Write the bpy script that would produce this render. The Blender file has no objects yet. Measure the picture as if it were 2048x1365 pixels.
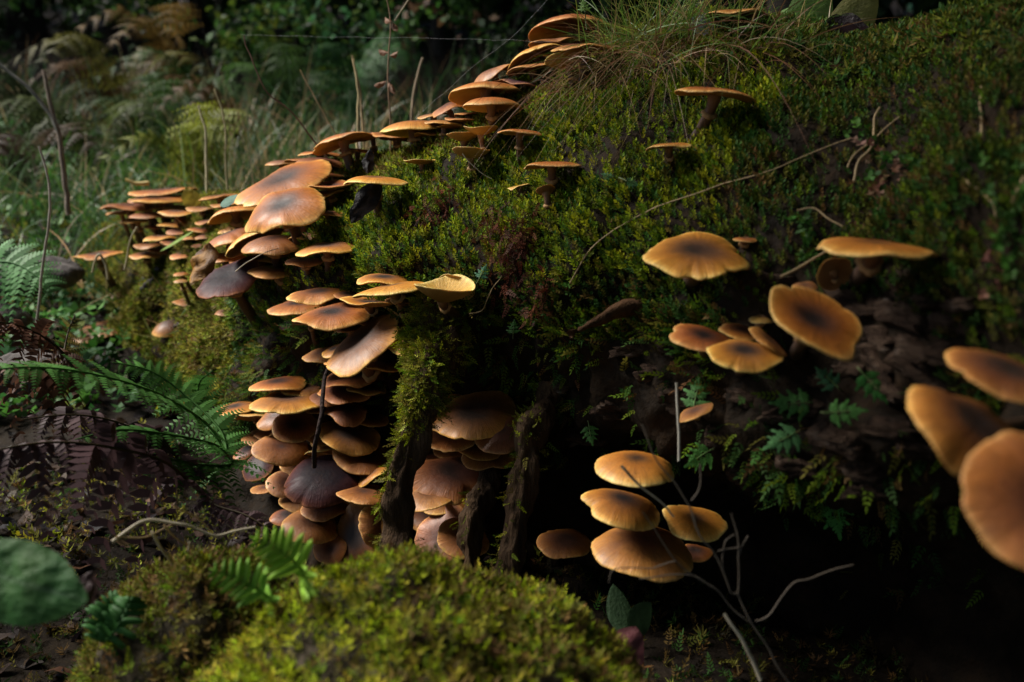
import bpy, math, random
import numpy as np
from mathutils import Vector, Matrix
from mathutils.bvhtree import BVHTree

random.seed(7)
rng = np.random.default_rng(7)
SC = bpy.context.scene
COL = SC.collection

# ------------------------------------------------------------------ camera, world, sun, exposure
EYE = np.array([0.0, 0.0, 0.46])
FPX = 2048.0                                   # focal length in photograph pixels (36 mm lens on 36 mm sensor)
PITCH = math.atan(382.5 / 2048)
cam = bpy.data.cameras.new('camera')
cam.lens = 36.0; cam.sensor_width = 36.0
cam.clip_start = 0.02; cam.clip_end = 500
cam.dof.use_dof = True; cam.dof.focus_distance = 1.08; cam.dof.aperture_fstop = 5.4
co = bpy.data.objects.new('camera', cam); COL.objects.link(co)
co.location = EYE; co.rotation_euler = (math.pi / 2 - PITCH, 0, 0)
SC.camera = co

SUN_EL, SUN_AZ = math.radians(45), math.radians(-74)      # azimuth from +Y, negative = left
w = bpy.data.worlds.new('World'); SC.world = w; w.use_nodes = True
nt = w.node_tree; bg = nt.nodes['Background']
sky = nt.nodes.new('ShaderNodeTexSky'); sky.sky_type = 'NISHITA'; sky.sun_disc = False
sky.sun_elevation = SUN_EL; sky.sun_rotation = SUN_AZ
nt.links.new(sky.outputs[0], bg.inputs[0]); bg.inputs[1].default_value = 0.05
sl = bpy.data.lights.new('sun', 'SUN'); sl.energy = 3.8; sl.angle = math.radians(25); sl.color = (1.0, 0.95, 0.87)
so = bpy.data.objects.new('sun', sl); COL.objects.link(so)
sd = Vector((math.sin(SUN_AZ) * math.cos(SUN_EL), math.cos(SUN_AZ) * math.cos(SUN_EL), math.sin(SUN_EL)))
so.rotation_euler = sd.to_track_quat('Z', 'Y').to_euler()
SC.view_settings.view_transform = 'Standard'; SC.view_settings.look = 'None'
SC.view_settings.gamma = 1.0; SC.view_settings.exposure = 1.1
SC.view_settings.use_curve_mapping = False
SC.render.engine = 'CYCLES'
SC.cycles.use_denoising = True
SC.cycles.max_bounces = 6; SC.cycles.diffuse_bounces = 3; SC.cycles.transmission_bounces = 3

# ------------------------------------------------------------------ helpers
cp_, sp_ = math.cos(PITCH), math.sin(PITCH)
RIGHT = np.array([1.0, 0, 0]); FWD = np.array([0, cp_, -sp_]); UPV = np.array([0, sp_, cp_])

def P(px, py, d):
    """photograph pixel + distance along the view axis -> world point"""
    return EYE + FWD * d + RIGHT * ((px - 1024) / FPX * d) - UPV * ((py - 682.5) / FPX * d)

def nrm(v):
    v = np.asarray(v, float); return v / (np.linalg.norm(v, axis=-1, keepdims=True) + 1e-12)

def hash3(i, j, k, s):
    h = (i * 374761393 + j * 668265263 + k * 2147483647 + s * 1274126177) & 0xFFFFFFFF
    h = ((h ^ (h >> 13)) * 1274126177) & 0xFFFFFFFF
    h = (h ^ (h >> 16)) & 0xFFFF
    return h / 65535.0

def vnoise(p, s=0):
    p = np.asarray(p, float); f = np.floor(p).astype(np.int64); t = p - f; t = t * t * (3 - 2 * t)
    o = 0
    for a in (0, 1):
        wa = t[:, 0] if a else 1 - t[:, 0]
        for b in (0, 1):
            wb = t[:, 1] if b else 1 - t[:, 1]
            for c in (0, 1):
                wc = t[:, 2] if c else 1 - t[:, 2]
                o = o + wa * wb * wc * hash3(f[:, 0] + a, f[:, 1] + b, f[:, 2] + c, s)
    return o * 2 - 1

def fbm(p, oct=4, s=0):
    p = np.asarray(p, float); o = 0; a = 1
    for i in range(oct):
        o = o + a * vnoise(p * (2.03 ** i) + 17.3 * i, s + i); a *= 0.5
    return o

def mesh(name, V, faces, mat=None, attrs=None, smooth=True):
    """faces: list of integer arrays (n, k)"""
    me = bpy.data.meshes.new(name)
    V = np.ascontiguousarray(V, np.float32)
    me.vertices.add(len(V)); me.vertices.foreach_set('co', V.ravel())
    fl = [np.asarray(f, np.int32) for f in faces if len(f)]
    loops = np.concatenate([f.ravel() for f in fl])
    starts, off = [], 0
    for f in fl:
        starts.append(off + np.arange(len(f), dtype=np.int32) * f.shape[1]); off += f.size
    starts = np.concatenate(starts).astype(np.int32)
    me.loops.add(len(loops)); me.loops.foreach_set('vertex_index', loops)
    me.polygons.add(len(starts)); me.polygons.foreach_set('loop_start', starts)
    if smooth: me.polygons.foreach_set('use_smooth', np.ones(len(starts), bool))
    me.update(calc_edges=True)
    for k, v in (attrs or {}).items():
        v = np.asarray(v, np.float32)
        if v.ndim == 2 and v.shape[1] == 4:
            a = me.attributes.new(k, 'FLOAT_COLOR', 'POINT'); a.data.foreach_set('color', v.ravel())
        elif v.ndim == 2:
            a = me.attributes.new(k, 'FLOAT_VECTOR', 'POINT'); a.data.foreach_set('vector', v.ravel())
        else:
            a = me.attributes.new(k, 'FLOAT', 'POINT'); a.data.foreach_set('value', v)
    if mat: me.materials.append(mat)
    return me

def obj(name, me, parent=None, loc=None):
    o = bpy.data.objects.new(name, me); COL.objects.link(o)
    if loc is not None: o.location = loc
    if parent is not None: o.parent = parent
    return o

def tag(o, label, cat, group=None, kind=None):
    o['label'] = label; o['category'] = cat
    if group: o['group'] = group
    if kind: o['kind'] = kind
    return o

def thing(name, label, cat, loc, group=None):
    o = bpy.data.objects.new(name, None); COL.objects.link(o); o.location = loc
    o.empty_display_size = 0.02
    return tag(o, label, cat, group)

class MB:
    """collects vertices and faces of ONE mesh"""
    def __init__(s): s.v = []; s.f = {}; s.n = 0; s.a = []
    def add(s, V, F, a=None):
        V = np.asarray(V, float); F = np.asarray(F, int)
        s.f.setdefault(F.shape[1], []).append(F + s.n); s.v.append(V); s.n += len(V)
        s.a.append(np.tile(np.asarray(a, float), (len(V), 1)) if a is not None and np.ndim(a) == 1 else a)
    def mesh(s, name, mat, origin=(0, 0, 0), smooth=True, attr='col'):
        V = np.concatenate(s.v) - np.asarray(origin)
        at = {attr: np.concatenate(s.a)} if s.a[0] is not None else None
        return mesh(name, V, [np.concatenate(x) for x in s.f.values()], mat, at, smooth)

def crom(pts, n):
    """Catmull-Rom resample of control points to n"""
    pts = np.asarray(pts, float); m = len(pts)
    t = np.linspace(0, m - 1, n); i = np.minimum(t.astype(int), m - 2); u = (t - i)
    sh = (-1,) + (1,) * (pts.ndim - 1); u = u.reshape(sh)
    p0 = pts[np.maximum(i - 1, 0)]; p1 = pts[i]; p2 = pts[i + 1]; p3 = pts[np.minimum(i + 2, m - 1)]
    return 0.5 * (2 * p1 + (p2 - p0) * u + (2 * p0 - 5 * p1 + 4 * p2 - p3) * u * u + (3 * p1 - p0 - 3 * p2 + p3) * u ** 3)

def gridfaces(nu, nv, wrap=False):
    i = np.arange(nu - 1)[:, None]; j = np.arange(nv if wrap else nv - 1)[None, :]
    a = i * nv + j; b = i * nv + (j + 1) % nv; c = (i + 1) * nv + (j + 1) % nv; d = (i + 1) * nv + j
    return np.stack([a, b, c, d], -1).reshape(-1, 4)

def tube(path, rad, seg=6, caps=True):
    path = np.asarray(path, float); n = len(path)
    rad = np.broadcast_to(np.asarray(rad, float), (n,))
    T = nrm(np.gradient(path, axis=0)); up = np.array([0.31, 0.17, 0.93])
    if abs(T.mean(0) @ up) > 0.9 * np.linalg.norm(T.mean(0)): up = np.array([0.9, 0.4, 0.1])
    A = nrm(np.cross(T, up)); B = np.cross(T, A)
    th = np.linspace(0, 2 * math.pi, seg, endpoint=False)
    V = path[:, None] + rad[:, None, None] * (A[:, None] * np.cos(th)[None, :, None] + B[:, None] * np.sin(th)[None, :, None])
    V = V.reshape(-1, 3); F = gridfaces(n, seg, True)
    return V, F

# ------------------------------------------------------------------ materials
def newmat(name):
    m = bpy.data.materials.new(name); m.use_nodes = True; t = m.node_tree
    return m, t, t.nodes['Principled BSDF'], t.nodes['Material Output']

def N(t, typ, **kw):
    n = t.nodes.new('ShaderNode' + typ)
    for k, v in kw.items():
        if k.startswith('i_'): n.inputs[k[2:].replace('_', ' ')].default_value = v
        else: setattr(n, k, v)
    return n

def mixrgb(t, blend, fac, a, b):
    n = t.nodes.new('ShaderNodeMix'); n.data_type = 'RGBA'; n.blend_type = blend
    for idx, v in ((0, fac), (6, a), (7, b)):
        if isinstance(v, bpy.types.NodeSocket): t.links.new(v, n.inputs[idx])
        else: n.inputs[idx].default_value = v if idx == 0 else (*v, 1)
    return n.outputs[2]

def math_(t, op, a, b=0.0, clamp=False):
    n = t.nodes.new('ShaderNodeMath'); n.operation = op; n.use_clamp = clamp
    for i, v in enumerate((a, b)):
        if isinstance(v, bpy.types.NodeSocket): t.links.new(v, n.inputs[i])
        else: n.inputs[i].default_value = v
    return n.outputs[0]

def ramp(t, fac, stops):
    n = t.nodes.new('ShaderNodeValToRGB'); e = n.color_ramp.elements
    while len(e) < len(stops): e.new(0.5)
    for k, (p, c) in enumerate(stops): e[k].position = p; e[k].color = (*c, 1) if len(c) == 3 else c
    t.links.new(fac, n.inputs[0]); return n.outputs[0]

def noise(t, vec, scale, detail=4, rough=0.55):
    n = N(t, 'TexNoise'); n.inputs['Scale'].default_value = scale; n.inputs['Detail'].default_value = detail
    n.inputs['Roughness'].default_value = rough
    if vec is not None: t.links.new(vec, n.inputs['Vector'])
    return n.outputs['Fac']

def bump(t, p, h, strength, dist=0.002):
    b = N(t, 'Bump'); b.inputs['Strength'].default_value = strength; b.inputs['Distance'].default_value = dist
    t.links.new(h, b.inputs['Height']); t.links.new(b.outputs[0], p.inputs['Normal'])

def leafmat(name, transl=0.35, rough=0.5, spec=0.3, color=None, nscale=90, vary=0.5, rel=0):
    """thin leaf / moss / grass; colour from the vertex colour 'col' or given"""
    m, t, p, out = newmat(name)
    g = N(t, 'NewGeometry')
    if color is None:
        a = N(t, 'Attribute', attribute_name='col'); c = a.outputs['Color']
    else:
        r = N(t, 'RGB'); r.outputs[0].default_value = (*color, 1); c = r.outputs[0]
    nz = noise(t, g.outputs['Position'], nscale, 3)
    k = math_(t, 'MULTIPLY_ADD', nz, vary * 2); k.node.inputs[2].default_value = 1 - vary
    c = mixrgb(t, 'MULTIPLY', 1.0, c, (1, 1, 1)); mul = c.node
    cc = N(t, 'CombineColor'); [t.links.new(k, cc.inputs[i]) for i in range(3)]
    t.links.new(cc.outputs[0], mul.inputs[7])
    t.links.new(c, p.inputs['Base Color']); p.inputs['Roughness'].default_value = rough
    p.inputs['Specular IOR Level'].default_value = spec
    if rel: bump(t, p, noise(t, g.outputs['Position'], 330, 4, .6), rel, .0015)
    tr = N(t, 'BsdfTranslucent'); t.links.new(c, tr.inputs[0])
    mx = N(t, 'MixShader'); mx.inputs[0].default_value = transl
    t.links.new(p.outputs[0], mx.inputs[1]); t.links.new(tr.outputs[0], mx.inputs[2]); t.links.new(mx.outputs[0], out.inputs[0])
    return m

def capmat(name, stops, spots=0.5, rough=0.52, streak=0.62, blotch=(0.12, 0.038, 0.018), blot=0.5, spec=0.28, coat=0.14):
    m, t, p, out = newmat(name)
    at = N(t, 'Attribute', attribute_name='cap'); sep = N(t, 'SeparateXYZ'); t.links.new(at.outputs['Vector'], sep.inputs[0])
    tc = N(t, 'TexCoord'); oi = N(t, 'ObjectInfo')
    off = N(t, 'VectorMath', operation='ADD'); t.links.new(tc.outputs['Object'], off.inputs[0])
    cmb = N(t, 'CombineXYZ'); t.links.new(oi.outputs['Random'], cmb.inputs[0]); t.links.new(oi.outputs['Random'], cmb.inputs[2])
    t.links.new(cmb.outputs[0], off.inputs[1]); pos = off.outputs[0]
    nz = noise(t, pos, 45, 4)
    r = math_(t, 'ADD', sep.outputs['Z'], math_(t, 'MULTIPLY', math_(t, 'SUBTRACT', nz, 0.5), 0.22))
    c = ramp(t, r, stops)
    # radial streaks: coordinates stretched along the radius
    ct = N(t, 'CombineXYZ')
    t.links.new(math_(t, 'MULTIPLY', sep.outputs['X'], 9.0), ct.inputs[0]); t.links.new(math_(t, 'MULTIPLY', sep.outputs['Y'], 9.0), ct.inputs[1])
    t.links.new(math_(t, 'MULTIPLY_ADD', sep.outputs['Z'], 0.9), ct.inputs[2])
    st = noise(t, ct.outputs[0], 1.15, 5, 0.72)
    fs = noise(t, ct.outputs[0], 3.4, 3, .6)
    st = math_(t, 'ADD', math_(t, 'MULTIPLY', st, .58), math_(t, 'MULTIPLY', fs, .42))
    edge = math_(t, 'POWER', sep.outputs['Z'], 1.4, True)
    s2 = math_(t, 'MULTIPLY', math_(t, 'SUBTRACT', st, 0.5), math_(t, 'MULTIPLY', edge, streak * 4.4))
    br = math_(t, 'ADD', 1.0, s2)
    cc = N(t, 'CombineColor'); [t.links.new(br, cc.inputs[i]) for i in range(3)]
    c = mixrgb(t, 'MULTIPLY', 1.0, c, (1, 1, 1)); t.links.new(cc.outputs[0], c.node.inputs[7])
    # blotches and fine scales
    bl = ramp(t, noise(t, pos, 22, 3), [(0.50, (0, 0, 0)), (0.72, (1, 1, 1))])
    c = mixrgb(t, 'MIX', math_(t, 'MULTIPLY', bl, blot), c, blotch)
    sc = ramp(t, noise(t, pos, 420, 2), [(0.56, (0, 0, 0)), (0.64, (1, 1, 1))])
    inv = math_(t, 'SUBTRACT', 1.0, sep.outputs['Z'], True)
    c = mixrgb(t, 'MIX', math_(t, 'MULTIPLY', math_(t, 'MULTIPLY', sc, inv), spots), c, (0.035, 0.016, 0.010))
    # brightness differs a little from cap to cap
    h = N(t, 'HueSaturation'); t.links.new(c, h.inputs['Color'])
    t.links.new(math_(t, 'MULTIPLY_ADD', oi.outputs['Random'], 0.36), h.inputs['Value']); h.inputs['Value'].links[0].from_node.inputs[2].default_value = 0.84
    t.links.new(math_(t, 'MULTIPLY_ADD', oi.outputs['Random'], 0.022), h.inputs['Hue']); h.inputs['Hue'].links[0].from_node.inputs[2].default_value = 0.489
    t.links.new(h.outputs[0], p.inputs['Base Color'])
    p.inputs['Roughness'].default_value = rough
    rr = math_(t, 'MULTIPLY_ADD', noise(t, pos, 120, 3), 0.35); rr.node.inputs[2].default_value = rough - 0.12
    t.links.new(rr, p.inputs['Roughness'])
    p.inputs['Specular IOR Level'].default_value = spec
    p.inputs['Coat Weight'].default_value = coat; p.inputs['Coat Roughness'].default_value = 0.3
    p.inputs['Subsurface Weight'].default_value = 0.12
    p.inputs['Subsurface Radius'].default_value = (1.0, 0.45, 0.15); p.inputs['Subsurface Scale'].default_value = 0.004
    hgt = math_(t, 'ADD', math_(t, 'MULTIPLY', fs, edge), math_(t, 'MULTIPLY', noise(t, pos, 260, 3), 0.5))
    bump(t, p, hgt, 0.7, 0.0014)
    return m

CAPM = {
 'o': capmat('cap_orange', [(0, (.014, .009, .009)), (.17, (.026, .015, .012)), (.36, (.12, .042, .016)), (.62, (.30, .092, .013)), (.86, (.46, .165, .022)), (.94, (.64, .29, .055)), (1, (.80, .48, .14))]),
 'h': capmat('cap_honey', [(0, (.04, .02, .012)), (.16, (.12, .046, .014)), (.42, (.36, .115, .015)), (.8, (.51, .185, .025)), (.94, (.67, .32, .065)), (1, (.82, .52, .17))], spots=.5, blot=.25),
 'b': capmat('cap_brown', [(0, (.014, .009, .008)), (.3, (.035, .016, .010)), (.58, (.13, .040, .010)), (.82, (.26, .088, .014)), (.94, (.42, .16, .03)), (1, (.64, .32, .08))]),
 'r': capmat('cap_russet', [(0, (.035, .015, .012)), (.3, (.12, .038, .013)), (.7, (.28, .094, .020)), (.93, (.40, .15, .032)), (1, (.60, .30, .085))], blotch=(.09, .03, .024), blot=.55, rough=.48),
 'p': capmat('cap_purple', [(0, (.007, .006, .009)), (.5, (.018, .009, .013)), (.8, (.06, .021, .022)), (.95, (.13, .045, .026)), (1, (.28, .12, .05))], rough=.55, blot=.15, spec=.12, coat=.05),
 'y': capmat('cap_yellow', [(0, (.18, .08, .02)), (.4, (.42, .21, .04)), (.9, (.56, .31, .065)), (1, (.76, .52, .18))], spots=.35, blot=.18),
}

def gillmat(name, c1, c2):
    m, t, p, out = newmat(name)
    at = N(t, 'Attribute', attribute_name='cap'); sep = N(t, 'SeparateXYZ'); t.links.new(at.outputs['Vector'], sep.inputs[0])
    tc = N(t, 'TexCoord')
    c = ramp(t, noise(t, tc.outputs['Object'], 30, 4), [(.35, c1), (.7, c2)])
    t.links.new(c, p.inputs['Base Color']); p.inputs['Roughness'].default_value = .7
    p.inputs['Specular IOR Level'].default_value = .2
    tr = N(t, 'BsdfTranslucent'); t.links.new(c, tr.inputs[0])
    mx = N(t, 'MixShader'); mx.inputs[0].default_value = .3
    t.links.new(p.outputs[0], mx.inputs[1]); t.links.new(tr.outputs[0], mx.inputs[2]); t.links.new(mx.outputs[0], out.inputs[0])
    return m
GILLM = {'h': gillmat('gills_buff', (.50, .26, .07), (.66, .42, .15)), 'b': gillmat('gills_tan', (.32, .14, .045), (.46, .23, .08))}

def stemmat():
    m, t, p, out = newmat('stem_fibre')
    at = N(t, 'Attribute', attribute_name='s'); tc = N(t, 'TexCoord')
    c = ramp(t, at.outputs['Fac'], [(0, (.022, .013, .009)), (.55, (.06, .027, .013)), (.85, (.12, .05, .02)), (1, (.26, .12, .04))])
    mp = N(t, 'Mapping'); mp.inputs['Scale'].default_value = (1, 1, .25); t.links.new(tc.outputs['Object'], mp.inputs[0])
    f = noise(t, mp.outputs[0], 520, 3, .7)
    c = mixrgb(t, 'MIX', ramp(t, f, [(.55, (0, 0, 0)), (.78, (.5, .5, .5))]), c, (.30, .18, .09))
    t.links.new(c, p.inputs['Base Color']); p.inputs['Roughness'].default_value = .6
    bump(t, p, f, .5, .001)
    return m
STEM = stemmat()
RINGM = leafmat('ring_membrane', .2, .6, .2, (.42, .24, .10), 200)

def rockwood(name, stops, scale=14, rough=.85, bs=.8, spec=.10, stretch=(1, 1, 1), fine=160):
    m, t, p, out = newmat(name)
    tc = N(t, 'TexCoord'); mp = N(t, 'Mapping'); mp.inputs['Scale'].default_value = stretch
    t.links.new(tc.outputs['Object'], mp.inputs[0])
    a = noise(t, mp.outputs[0], scale, 6, .65); b = noise(t, mp.outputs[0], fine, 4, .6)
    f = math_(t, 'ADD', math_(t, 'MULTIPLY', a, .65), math_(t, 'MULTIPLY', b, .35))
    c = ramp(t, f, stops); t.links.new(c, p.inputs['Base Color'])
    rr = math_(t, 'MULTIPLY_ADD', b, .4); rr.node.inputs[2].default_value = rough - .2
    t.links.new(rr, p.inputs['Roughness']); p.inputs['Specular IOR Level'].default_value = spec
    bump(t, p, f, bs, .010)
    return m
M_LOG = rockwood('rotten_wood', [(.3, (.004, .003, .002)), (.5, (.014, .009, .005)), (.65, (.028, .016, .008)), (.8, (.055, .034, .02))], 16)
M_BARK = rockwood('bark', [(.36, (.006, .004, .003)), (.47, (.038, .022, .014)), (.57, (.075, .048, .032)), (.66, (.13, .10, .08)), (.74, (.26, .22, .19))], 55, stretch=(.45, .45, 1.7), bs=1.6, fine=240)
M_ROOT = rockwood('root_bark', [(.3, (.02, .012, .008)), (.5, (.06, .036, .02)), (.65, (.13, .08, .045)), (.8, (.22, .15, .09))], 30, stretch=(2.2, 2.2, .35), bs=1.0)
M_SOIL = rockwood('soil_litter', [(.3, (.004, .003, .002)), (.5, (.012, .008, .005)), (.68, (.026, .018, .010)), (.85, (.055, .036, .02))], 9, bs=.8)
M_ROCK = rockwood('mossy_stone', [(.3, (.012, .010, .006)), (.5, (.035, .028, .016)), (.7, (.07, .055, .04)), (.85, (.13, .11, .10))], 22)
M_TRUNK = rockwood('tree_bark', [(.3, (.012, .010, .008)), (.55, (.04, .034, .028)), (.8, (.09, .08, .07))], 8, stretch=(1.5, 1.5, .3))
M_TWIG = rockwood('dark_twig', [(.35, (.012, .008, .008)), (.6, (.04, .026, .022)), (.8, (.10, .07, .06))], 60)
M_MOSS = leafmat('moss', .30, .65, .10, None, 30, .25)
M_LEAF = leafmat('leaf', .30, .5, .2, None, 130, .4, .8)
M_GRASS = leafmat('grass_blade', .30, .45, .35, None, 60, .25)
M_DRY = leafmat('dry_straw', .15, .6, .25, None, 120, .25)
M_FERN = leafmat('fern', .30, .55, .15, None, 140, .3)
M_CANOPY = leafmat('canopy_leaf', .25, .6, .2, None, 3, .3)
m_, t_, p_, o_ = newmat('water_drop'); p_.inputs['Transmission Weight'].default_value = 1; p_.inputs['Roughness'].default_value = .02; p_.inputs['IOR'].default_value = 1.33; M_DROP = m_
m_, t_, p_, o_ = newmat('spider_silk'); p_.inputs['Base Color'].default_value = (.55, .58, .62, 1); p_.inputs['Roughness'].default_value = .3; M_SILK = m_

# ------------------------------------------------------------------ ground
GY = [-60, -6, 1.1, 1.5, 1.9, 2.3, 3.2, 4.5, 7, 12, 30, 90]
GZ = [0, 0, 0.0, .05, .13, .21, .33, .50, 1.05, 2.4, 7.0, 14]
def gz(x, y):
    x = np.asarray(x, float); y = np.asarray(y, float)
    z = np.interp(y, GY, GZ)
    q = np.stack([x, y, 0 * x], -1).reshape(-1, 3)
    near = (.018 * fbm(q * 5, 3, 3) + .05 * fbm(q * 1.3, 3, 9)).reshape(z.shape)
    far = (.25 * fbm(q * .35, 3, 21)).reshape(z.shape)
    return z + near * np.clip((np.hypot(x, y)) / 1.2, .2, 1) + far * np.clip((y - 4) / 6, 0, 1)
s = np.linspace(-1, 1, 161); gx = np.sinh(s * 5.2) / np.sinh(5.2) * 90
gy = np.concatenate([np.linspace(-60, -3, 14), np.linspace(-2.7, 4.5, 120), 4.5 + 85 * np.linspace(.01, 1, 60) ** 2])
XX, YY = np.meshgrid(gx, gy, indexing='ij')
GV = np.stack([XX, YY, gz(XX, YY)], -1).reshape(-1, 3)
gme = mesh('ground', GV, [gridfaces(len(gx), len(gy))[:, ::-1]], M_SOIL)
tag(obj('ground', gme), 'dark forest floor of soil and leaf litter rising into a wooded slope', 'ground', kind='structure')

# ------------------------------------------------------------------ the fallen log (lofted from measured sections)
# per section: pixel column, then (row, distance) for crest, shoulder, face, bulge, lower face, lip, hollow, base
ST = [
 (2750, [(-260, .62), (-60, .50), (300, .40), (650, .37), (900, .38), (1100, .42), (1350, .58), (1900, .58)]),
 (2300, [(-60, .74), (90, .62), (330, .53), (620, .49), (830, .50), (980, .54), (1150, .72), (1560, .72)]),
 (2020, [(12, .84), (140, .72), (380, .63), (620, .59), (800, .60), (930, .64), (1080, .84), (1420, .84)]),
 (1750, [(82, .96), (180, .86), (400, .76), (590, .715), (760, .715), (960, .74), (1090, .98), (1380, .98)]),
 (1560, [(62, 1.04), (180, .92), (380, .82), (540, .775), (740, .78), (950, .80), (1070, 1.06), (1320, 1.05)]),
 (1370, [(68, 1.10), (190, .98), (370, .89), (510, .845), (700, .86), (870, .89), (1000, 1.14), (1270, 1.12)]),
 (1180, [(120, 1.17), (230, 1.06), (380, .97), (520, .925), (680, .95), (800, .985), (930, 1.20), (1220, 1.17)]),
 (1040, [(185, 1.22), (275, 1.12), (400, 1.03), (520, .985), (650, 1.01), (740, 1.05), (880, 1.24), (1180, 1.20)]),
 (920, [(270, 1.26), (330, 1.17), (430, 1.08), (520, 1.035), (600, 1.05), (690, 1.10), (860, 1.27), (1140, 1.20)]),
 (790, [(318, 1.32), (370, 1.23), (450, 1.13), (520, 1.09), (590, 1.11), (690, 1.18), (860, 1.29), (1120, 1.20)]),
 (660, [(350, 1.44), (410, 1.33), (480, 1.22), (550, 1.18), (630, 1.20), (730, 1.26), (880, 1.30), (1110, 1.22)]),
 (540, [(385, 1.60), (435, 1.50), (500, 1.39), (560, 1.35), (640, 1.35), (740, 1.37), (880, 1.36), (1090, 1.28)]),
 (420, [(418, 1.86), (460, 1.76), (510, 1.66), (570, 1.60), (640, 1.57), (710, 1.54), (800, 1.50), (960, 1.42)]),
 (300, [(425, 2.16), (460, 2.08), (500, 2.00), (545, 1.94), (590, 1.90), (640, 1.86), (690, 1.83), (770, 1.78)]),
 (205, [(470, 2.36), (495, 2.30), (520, 2.25), (545, 2.20), (575, 2.15), (605, 2.12), (640, 2.08), (690, 2.0)]),
 (140, [(530, 2.46), (540, 2.42), (552, 2.38), (565, 2.34), (580, 2.30), (600, 2.26), (625, 2.22), (660, 2.18)]),
]
sec = []
for px, rows in ST:
    f = [P(px, py, d) for py, d in rows]
    c = f[0]
    sec.append([c] + f)
sec = np.array(sec)
ax = nrm(np.gradient(sec[:, 1], axis=0) * np.array([1, 1, 0])); away = np.cross(ax, [0, 0, 1.0]); away = np.where((away[:, 1:2] < 0), -away, away)
cr = sec[:, 1]
b1 = cr + away * .16 + [0, 0, -.01]; b2 = cr + away * .34 + [0, 0, -.10]; b3 = cr + away * .46; b3[:, 2] = cr[:, 2] - .25; b4 = b3 + away * .04; b4[:, 2] -= .25
foot = sec[:, -1].copy(); foot[:, 2] = -.12
sec = np.concatenate([b4[:, None], b3[:, None], b2[:, None], b1[:, None], sec[:, 1:], foot[:, None]], 1)    # 4 + 8 + 1 = 13 rows
NU, NV = 290, 210
L = crom(sec, NU); L = np.swapaxes(crom(np.swapaxes(L, 0, 1), NV), 0, 1)
vv = np.linspace(0, 12, NV) - 4            # 0 crest ... 7 base
dU = np.gradient(L, axis=0); dV = np.gradient(L, axis=1); NRM = nrm(np.cross(dU, dV))
mid = L[NU // 2, int(NV * 7 / 12)]
if NRM[NU // 2, int(NV * 7 / 12)] @ (EYE - mid) < 0: NRM = -NRM
LF = L.reshape(-1, 3)
low = np.clip((vv - 3.6) / .8, 0, 1)[None, :].repeat(NU, 0).ravel()
disp = .012 * fbm(LF * 9, 4, 31) + .006 * fbm(LF * 30, 3, 41) + low * (.016 * fbm(LF * 16, 3, 51) + .010 * np.abs(fbm(LF * 34, 3, 55)))
LF = LF + NRM.reshape(-1, 3) * disp[:, None]
L = LF.reshape(NU, NV, 3)
dU = np.gradient(L, axis=0); dV = np.gradient(L, axis=1); n2 = nrm(np.cross(dU, dV))
NRM = np.where((n2 * NRM).sum(-1, keepdims=True) < 0, -n2, n2)
FACES = gridfaces(NU, NV)
log = thing('fallen_log', 'huge rotting mossy fallen log with a dark hollow along its underside', 'log', sec[6, -1] * [1, 1, 0])
LO = np.array(log.location)
obj('rotten_wood', mesh('rotten_wood', LF - LO, [FACES], M_LOG), log)

# mossy stones in front
def mound(name, cx, cy, rx, ry, h, label, seed, flat=.5):
    nu, nv = 50, 90
    a = np.linspace(0, 1, nu); th = np.linspace(0, 2 * math.pi, nv, endpoint=False)
    rr = np.sin(a * math.pi / 2); zz = np.cos(a * math.pi / 2) ** (2 * flat)
    V = np.stack([cx + rx * rr[:, None] * np.cos(th), cy + ry * rr[:, None] * np.sin(th), -.05 + (h + .05) * zz[:, None] + 0 * th], -1).reshape(-1, 3)
    n = nrm((V - [cx, cy, 0]) / [rx, ry, h])
    V = V + n * (.014 * fbm(V * 11, 4, seed) + .005 * fbm(V * 40, 2, seed + 5))[:, None]
    F = gridfaces(nu, nv, True)[:, ::-1]
    o = tag(obj(name, mesh(name, V - [cx, cy, 0], [F], M_ROCK), None, (cx, cy, 0)), label, 'stone')
    return V, F
m1 = mound('mossy_stone', -.055, .60, .205, .20, .182, 'low round stone covered in bright yellow green moss in front of the log', 61)
q = P(455, 1150, .76)
m2 = mound('mossy_stone', q[0], q[1], .12, .13, q[2], 'small stone under dull olive moss with pale straws lying on it', 77)

def bvh(V, F): return BVHTree.FromPolygons([Vector(v) for v in V], [tuple(int(i) for i in f) for f in F])
B_LOG = bvh(LF, FACES); B_M1 = bvh(*m1); B_M2 = bvh(*m2)
GF = gridfaces(len(gx), len(gy)); B_G = bvh(GV, GF)
ALLB = [B_LOG, B_G, B_M1, B_M2]
def hit(px, py, only=None):
    d = Vector(P(px, py, 1.0) - EYE); best = None
    for b in ([only] if only else ALLB):
        h = b.ray_cast(Vector(EYE), d)
        if h[0] is not None and (best is None or h[3] < best[2]): best = (np.array(h[0]), np.array(h[1]), h[3])
    if best is None: return None
    n = best[1]; n = n if n @ (EYE - best[0]) > 0 else -n
    return best[0], n, float((best[0] - EYE) @ FWD)
def cast(p, d, bs=None):
    best = None
    for b in (bs or ALLB):
        h = b.ray_cast(Vector(p), Vector(d))
        if h[0] is not None and (best is None or h[3] < best[1]): best = (np.array(h[0]), h[3])
    return best
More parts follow.
